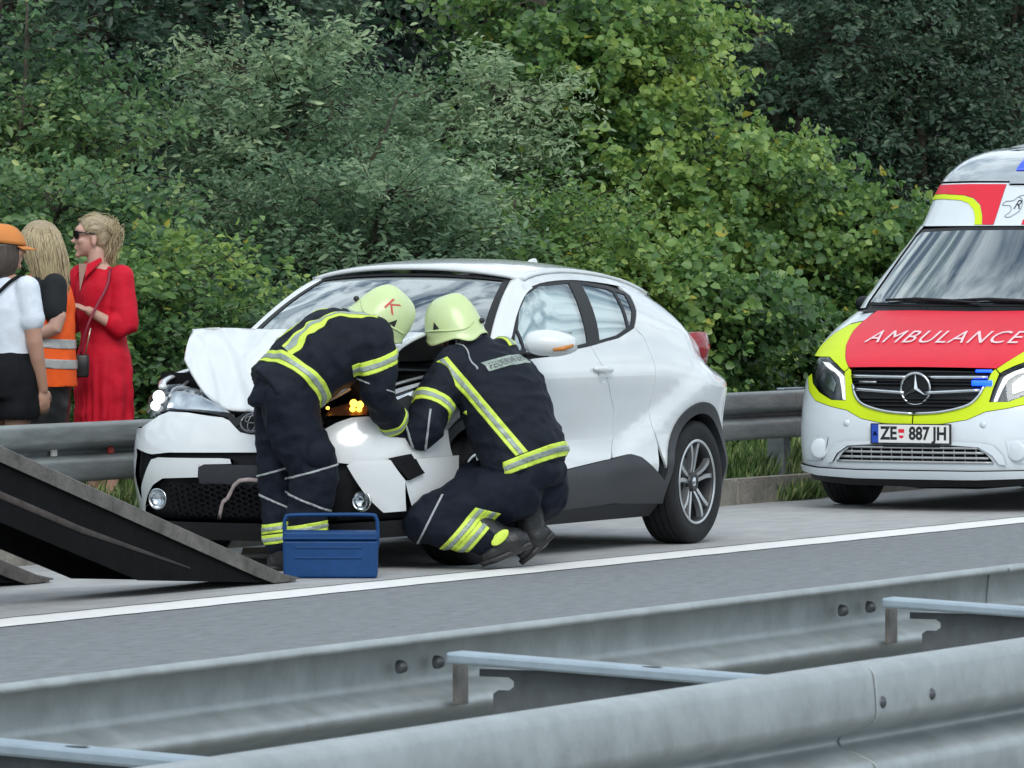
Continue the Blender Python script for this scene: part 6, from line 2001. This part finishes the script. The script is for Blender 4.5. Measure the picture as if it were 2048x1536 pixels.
S.loft([(hd + V3(.035, -.02, .03), V3(1, 0, 0), V3(0, 1, 0), .088, .075), (hd + V3(.058, -.03, -.08), V3(1, 0, 0), V3(0, 1, 0), .085, .07), (hd + V3(.078, -.035, -.20), V3(1, 0, 0), V3(0, 1, 0), .078, .055), (hd + V3(.10, -.04, -.34), V3(1, 0, 0), V3(0, 1, 0), .045, .035)], 3)
hh = fuse("hair", S, m_blond_m, w2, .008, 2, .006, 20, 13, (1.6, 1.6, .35))
def r2(rg):
    a = rg.uniform(0, 2 * math.pi); r_ = rg.uniform(.1, 1) ** .5
    return hd + V3(.012 + .100 * r_ * math.cos(a), .086 * r_ * math.sin(a), .035 + .094 * math.sqrt(max(0, 1 - r_ * r_ * .96)))
def d2(p, rg):
    o_ = Vector((p.x - hd.x - .012, p.y - hd.y, 0)); o_ = o_.normalized() if o_.length > .01 else V3(1, 0, 0)
    L = rg.uniform(.26, .46) if o_.dot(V3(-.86, .5, 0)) < .55 else rg.uniform(.16, .24)
    return [tuple(p), tuple(hd + o_ * .114 + V3(.016, -.006, .03)), tuple(hd + o_ * .098 + V3(.055 + rg.normal(0, .008), -.03, -.12)), tuple(hd + o_ * rg.uniform(.05, .09) + V3(.075 + rg.normal(0, .012), -.035, -.01 - L * .75)), tuple(hd + o_ * .05 + V3(.095 + rg.normal(0, .012), -.04, -L))]
hair_strands("hair_lock", r2, m_blond, hh, 900, d2, 5, .0016, .003)
hair_strands("dark_hair_lock", r2, m_blond_d, hh, 130, d2, 6, .0016, .003)

# woman in white tee and orange cap, seen from behind, cut by the picture's edge
w3 = stand("woman in white tee, black shorts and orange cap standing at the left edge", -2.70, 32.1)
hd, hf, hu = V3(-.005, 0, 1.50), V3(.93, .36, -.02), V3(0, 0, 1)
lat = V3(.36, -.93, 0).normalized() * 1.0; fb = V3(.93, .36, 0).normalized()
lat = V3(.80, -.60, 0).normalized(); fb = V3(.60, .80, 0).normalized()         # back half turned to the viewer
chest, waist, hips = V3(-.005, 0, 1.17), V3(-.01, 0, .97), V3(-.01, 0, .84)
shR, shL = V3(.115, -.10, 1.285), V3(-.15, .09, 1.285)
elR, wrR = V3(.155, -.12, 1.00), V3(.195, -.06, .745)
elL, wrL = V3(-.22, .13, 1.0), V3(-.22, .18, .76)
S = Soup()
S.head(hd, hf, hu, .97)
S.limb([(-.02, 0, 1.33), tuple(hd + V3(-.01, 0, -.07))], [.056, .052])
S.loft([(hips, lat, fb, .155, .115), (waist, lat, fb, .125, .095), (chest, lat, fb, .15, .11), (V3(-.015, 0, 1.30), lat, fb, .13, .08), (V3(-.015, 0, 1.36), lat, fb, .06, .055)])
for a, b, c, sd_ in ((shR, elR, wrR, -1), (shL, elL, wrL, 1)):
    S.limb([tuple(a), tuple(b), tuple(c)], [.052, .045, .028]); S.hand(c, V3(.1, .05, -1), V3(-.5, .6, 0), .6, .95, sd_)
for s in (-1, 1):
    hp = hips + lat * .085 * s
    S.limb([tuple(hp), tuple(hp + V3(0, 0, -.38)), tuple(hp + V3(-.0, 0, -.56)), tuple(hp + V3(0, 0, -.75))], [.092, .062, .054, .036])
    S.limb([tuple(hp + V3(0, 0, -.77)), tuple(hp + fb * .09 + V3(0, 0, -.81)), tuple(hp + fb * .15 + V3(0, 0, -.82))], [.036, .03, .02])
fuse("body", S, m_skin2, w3, .0065, 3)
S = Soup()
S.loft([(V3(-.01, 0, .90), lat, fb, .165, .13), (waist, lat, fb, .162, .128), (chest, lat, fb, .175, .135), (V3(-.015, 0, 1.305), lat, fb, .135, .088), (V3(-.015, 0, 1.345), lat, fb, .072, .068)], 4)
for a, b in ((shR, elR), (shL, elL)):
    S.limb([tuple(a), tuple(a * .55 + b * .45), tuple(a * .42 + b * .58)], [.066, .068, .072])
fuse("white_tee", S, m_tee, w3, .010, 4, .007, 8, 14)
S = Soup()
S.loft([(V3(-.01, 0, .70), lat, fb, .195, .165), (hips, lat, fb, .198, .165), (V3(-.01, 0, .945), lat, fb, .165, .132)], 4)
for s in (-1, 1):
    hp = V3(-.01, 0, .78) + lat * .085 * s
    S.limb([tuple(hp), tuple(hp + V3(0, 0, -.14))], [.115, .122])
fuse("shorts", S, m_short, w3, .011, 3, .007, 8, 15, hem=[(V3(0, 0, .585), V3(0, 0, -1))])
for s in (-1, 1):
    hp = hips + lat * .085 * s + V3(0, 0, -.84)
    S = Soup(); S.loft([(hp - fb * .05 + V3(0, 0, .04), lat, V3(0, 0, 1), .035, .038), (hp + fb * .06 + V3(0, 0, .045), lat, V3(0, 0, 1), .045, .040), (hp + fb * .17 + V3(0, 0, .03), lat, V3(0, 0, 1), .036, .026)], 3)
    fuse("shoe", S, m_shoe, w3, .009, 2)
# bag strap across the back
tube("back_strap", spline([V3(.075, -.085, 1.352), V3(.02, -.125, 1.315), V3(-.06, -.135, 1.235), V3(-.16, -.11, 1.12)], 4), .010, m_short, w3, 6, flat=((0, 1, 0), .4))
# hair under the cap
S = Soup()
S.ell(hd + V3(-.01, 0, .03), ((.095, 0, 0), (0, .085, 0), (0, 0, .09)))
S.loft([(hd + V3(-.02, -.01, .02), V3(1, 0, 0), V3(0, 1, 0), .092, .082), (hd + V3(-.02, -.02, -.07), V3(1, 0, 0), V3(0, 1, 0), .088, .080), (hd + V3(-.03, -.025, -.14), V3(1, 0, 0), V3(0, 1, 0), .072, .066), (hd + V3(-.035, -.02, -.175), V3(1, 0, 0), V3(0, 1, 0), .04, .04)], 3)
fuse("hair", S, m_brown, w3, .008, 2, .005, 20, 16, (1.6, 1.6, .4))
cu = (hu + V3(-.12, -.05, 0)).normalized(); cf = (hf + V3(0, 0, -.08)).normalized(); cw = cf.cross(cu)
cap = empty("cap", (0, 0, 0)); cap.parent = w3
rows = []
for t in np.linspace(0, 1, 9):
    th = t * math.pi / 2
    rows.append([hd + cu * (.022 + .105 * math.sin(th)) + (cf * math.cos(a) * .108 + cw * math.sin(a) * .092) * math.cos(th) ** .75 for a in np.linspace(0, 2 * math.pi, 28, endpoint=False)])
o = loft_grid("cap_crown", rows, m_capo, cap, close=True); o.modifiers.new("t", 'SOLIDIFY').thickness = .004
rows = []
for t in np.linspace(0, 1, 5):
    rows.append([hd + cu * (.026 - .016 * t - .012 * math.sin(a) ** 2) + cf * (.100 * math.cos(a) + .070 * t * math.cos(a)) + cw * (.088 * math.sin(a)) for a in np.linspace(-1.15, 1.15, 15)])
o = loft_grid("cap_peak", rows, m_capo, cap); o.modifiers.new("t", 'SOLIDIFY').thickness = .005
bm = bmesh.new()
pts = [hd + cu * (.03 + .040 * math.sin(a)) - cf * (.107) + cw * (.045 * math.cos(a)) for a in np.linspace(0, math.pi, 12)]
bm.faces.new([bm.verts.new(p) for p in pts]); from_bm("cap_back_opening", bm, m_brown, cap)

# ------------------------------------------------------------------ tool box
m_tbox = mat("blue_enamel", (0.002, 0.044, 0.155), 0.5, spec=.3, var=0.14, vscale=12, bump=.05, bscale=50)
tbx = empty("tool_box", ground_pt(-.893, 29.55) + Vector((0, 0, .002)), FACE)
tag(tbx, "blue metal tool box with raised handle standing on the road by the bending firefighter", "tool box")
def prism_y(name, poly, y0, y1, m, parent, bev=.006):
    bm = bmesh.new()
    a = [bm.verts.new((x, y0, z)) for x, z in poly]; b = [bm.verts.new((x, y1, z)) for x, z in poly]
    n = len(poly)
    for i in range(n): bm.faces.new((a[i], a[(i + 1) % n], b[(i + 1) % n], b[i]))
    bm.faces.new(a[::-1]); bm.faces.new(b)
    o = from_bm(name, bm, m, parent)
    bevel_mod(o, bev, 3)
    return o
prism_y("box_body", [(-.230, 0), (.230, 0), (.234, .185), (-.234, .185)], -.10, .10, m_tbox, tbx, .012)
prism_y("box_lid", [(-.236, .187), (.236, .187), (.232, .228), (-.232, .228)], -.104, .104, m_tbox, tbx, .01)
for z, w in ((.150, .165), (.100, .165)):
    box("pressed_rib", (-.01, -.1015, z), (w * 2, .008, .010), m_tbox, tbx, .003)
box("lid_edge", (.0, -.106, .196), (.455, .006, .010), m_tbox, tbx, .002)
tube("handle", spline([(-.225, -.02, .15), (-.228, -.02, .26), (-.222, -.02, .292), (-.195, -.02, .306), (0, -.02, .309), (.195, -.02, .308), (.222, -.02, .294), (.230, -.02, .26), (.232, -.02, .15)], 4), .0095, m_tbox, tbx, 8)

# ------------------------------------------------------------------ loading ramps of a tow truck (truck out of frame)
m_ramp = mat("worn_grey_ramp_steel", (0.135, 0.125, 0.112), 0.6, metal=.35, var=.45, vscale=7, rvar=.15, bump=.3, bscale=40)
m_rampd = mat("black_ramp_paint", (0.004, 0.0042, 0.005), 0.75, spec=.1, var=.35, vscale=9, bump=.2, bscale=30)
m_rampb = mat("rusty_black_steel", (0.045, 0.036, 0.032), .8, var=.6, vscale=6, bump=.3, bscale=40)
SL = .739 / 2.78
def ramp(label, tip, L=4.6):
    """Boxy girder that climbs away from its tip; -x is uphill."""
    o = empty("loading_ramp", (tip[0], tip[1], .002))
    tag(o, label, "ramp", "loading ramps")
    W = .19
    def top(x): return max(.018, -x * SL + .015)
    xs_ = [0, -.10, -.22, -.40, -L]
    # deck with rolled edges
    rows = []
    for x in xs_ + []:
        z = top(x)
        rows.append([(x, -W - .012, z - min(.075, z - .004)), (x, -W - .012, z - .006), (x, -W - .004, z), (x, -W + .02, z + .002), (x, W - .02, z + .002), (x, W + .004, z), (x, W + .012, z - .006), (x, W + .012, z - min(.075, z - .004))])
    rows[0] = [(x + (.05 if 1 < i < 6 else .0), y, z) for i, (x, y, z) in enumerate(rows[0])]
    d = loft_grid("ramp_deck", rows, m_ramp, o, smooth=False)
    d.modifiers.new("t", 'SOLIDIFY').thickness = .006
    # side webs: flat on the ground near the tip, cut parallel to the deck farther up
    for s in (-1, 1):
        P = [(-.02, .0), (-.02, .014), (-L, top(-L) - .012), (-L, top(-L) - .345), (-1.47, .075), (-.4, .016)]
        bm = bmesh.new()
        a = [bm.verts.new((x, s * (W - .006), z)) for x, z in P]; b = [bm.verts.new((x, s * (W - .014), z)) for x, z in P]
        n = len(P)
        for i in range(n): bm.faces.new((a[i], a[(i + 1) % n], b[(i + 1) % n], b[i]))
        bm.faces.new(a); bm.faces.new(b[::-1])
        from_bm("side_web", bm, m_rampd, o)
    for k in range(7):
        x = -.5 - k * .55
        box("cross_rung", (x, 0, top(x) - .09), (.05, W * 2 - .04, .05), m_rampd, o, .004)
    for k in range(14):
        x = -.35 - k * .28
        box("grip_bar", (x, 0, top(x) + .006), (.018, W * 2 - .08, .010), m_ramp, o, .002, rot=Matrix.Rotation(math.atan(SL), 3, 'Y'))
    for s in (-1, 1):
        tube("lower_flange", [(-1.0, s * (W - .004), top(-1.0) - .17), (-2.0, s * (W - .004), top(-2.0) - .215), (-L, s * (W - .004), top(-L) - .225)], [.004, .016, .024], m_rampb, o, 8, flat=((0, 1, 0), .35))
    return o
ramp("worn steel loading ramp with its tip beside the blue tool box", (25.50, 14.29))
ramp("loading ramp at the lower left edge, only its tip in view", (24.90, 15.32))

# ------------------------------------------------------------------ broken piece lying under the bumper
m_frag = mat("beige_plastic", (0.42, 0.38, 0.32), .6, var=.15, vscale=10)
fr_p = ground_pt(-1.335, 31.35)
fg_ = empty("plastic_fragment", fr_p, FACE)
tag(fg_, "pale broken plastic panel lying on the road under the front bumper", "debris")
V = [(-.09, .03, .006), (.13, .05, .006), (.14, .10, .062), (-.075, .08, .060)]
o = mk("panel_sheet", V, [(0, 1, 2, 3)], m_frag, fg_); o.modifiers.new("t", 'SOLIDIFY').thickness = .006
tube("rolled_edge", [(-.07, -.01, .018), (.02, -.005, .020), (.13, .005, .018)], [.014, .018, .016], mat("grey_plastic", (.45, .46, .46), .5), fg_, 8)
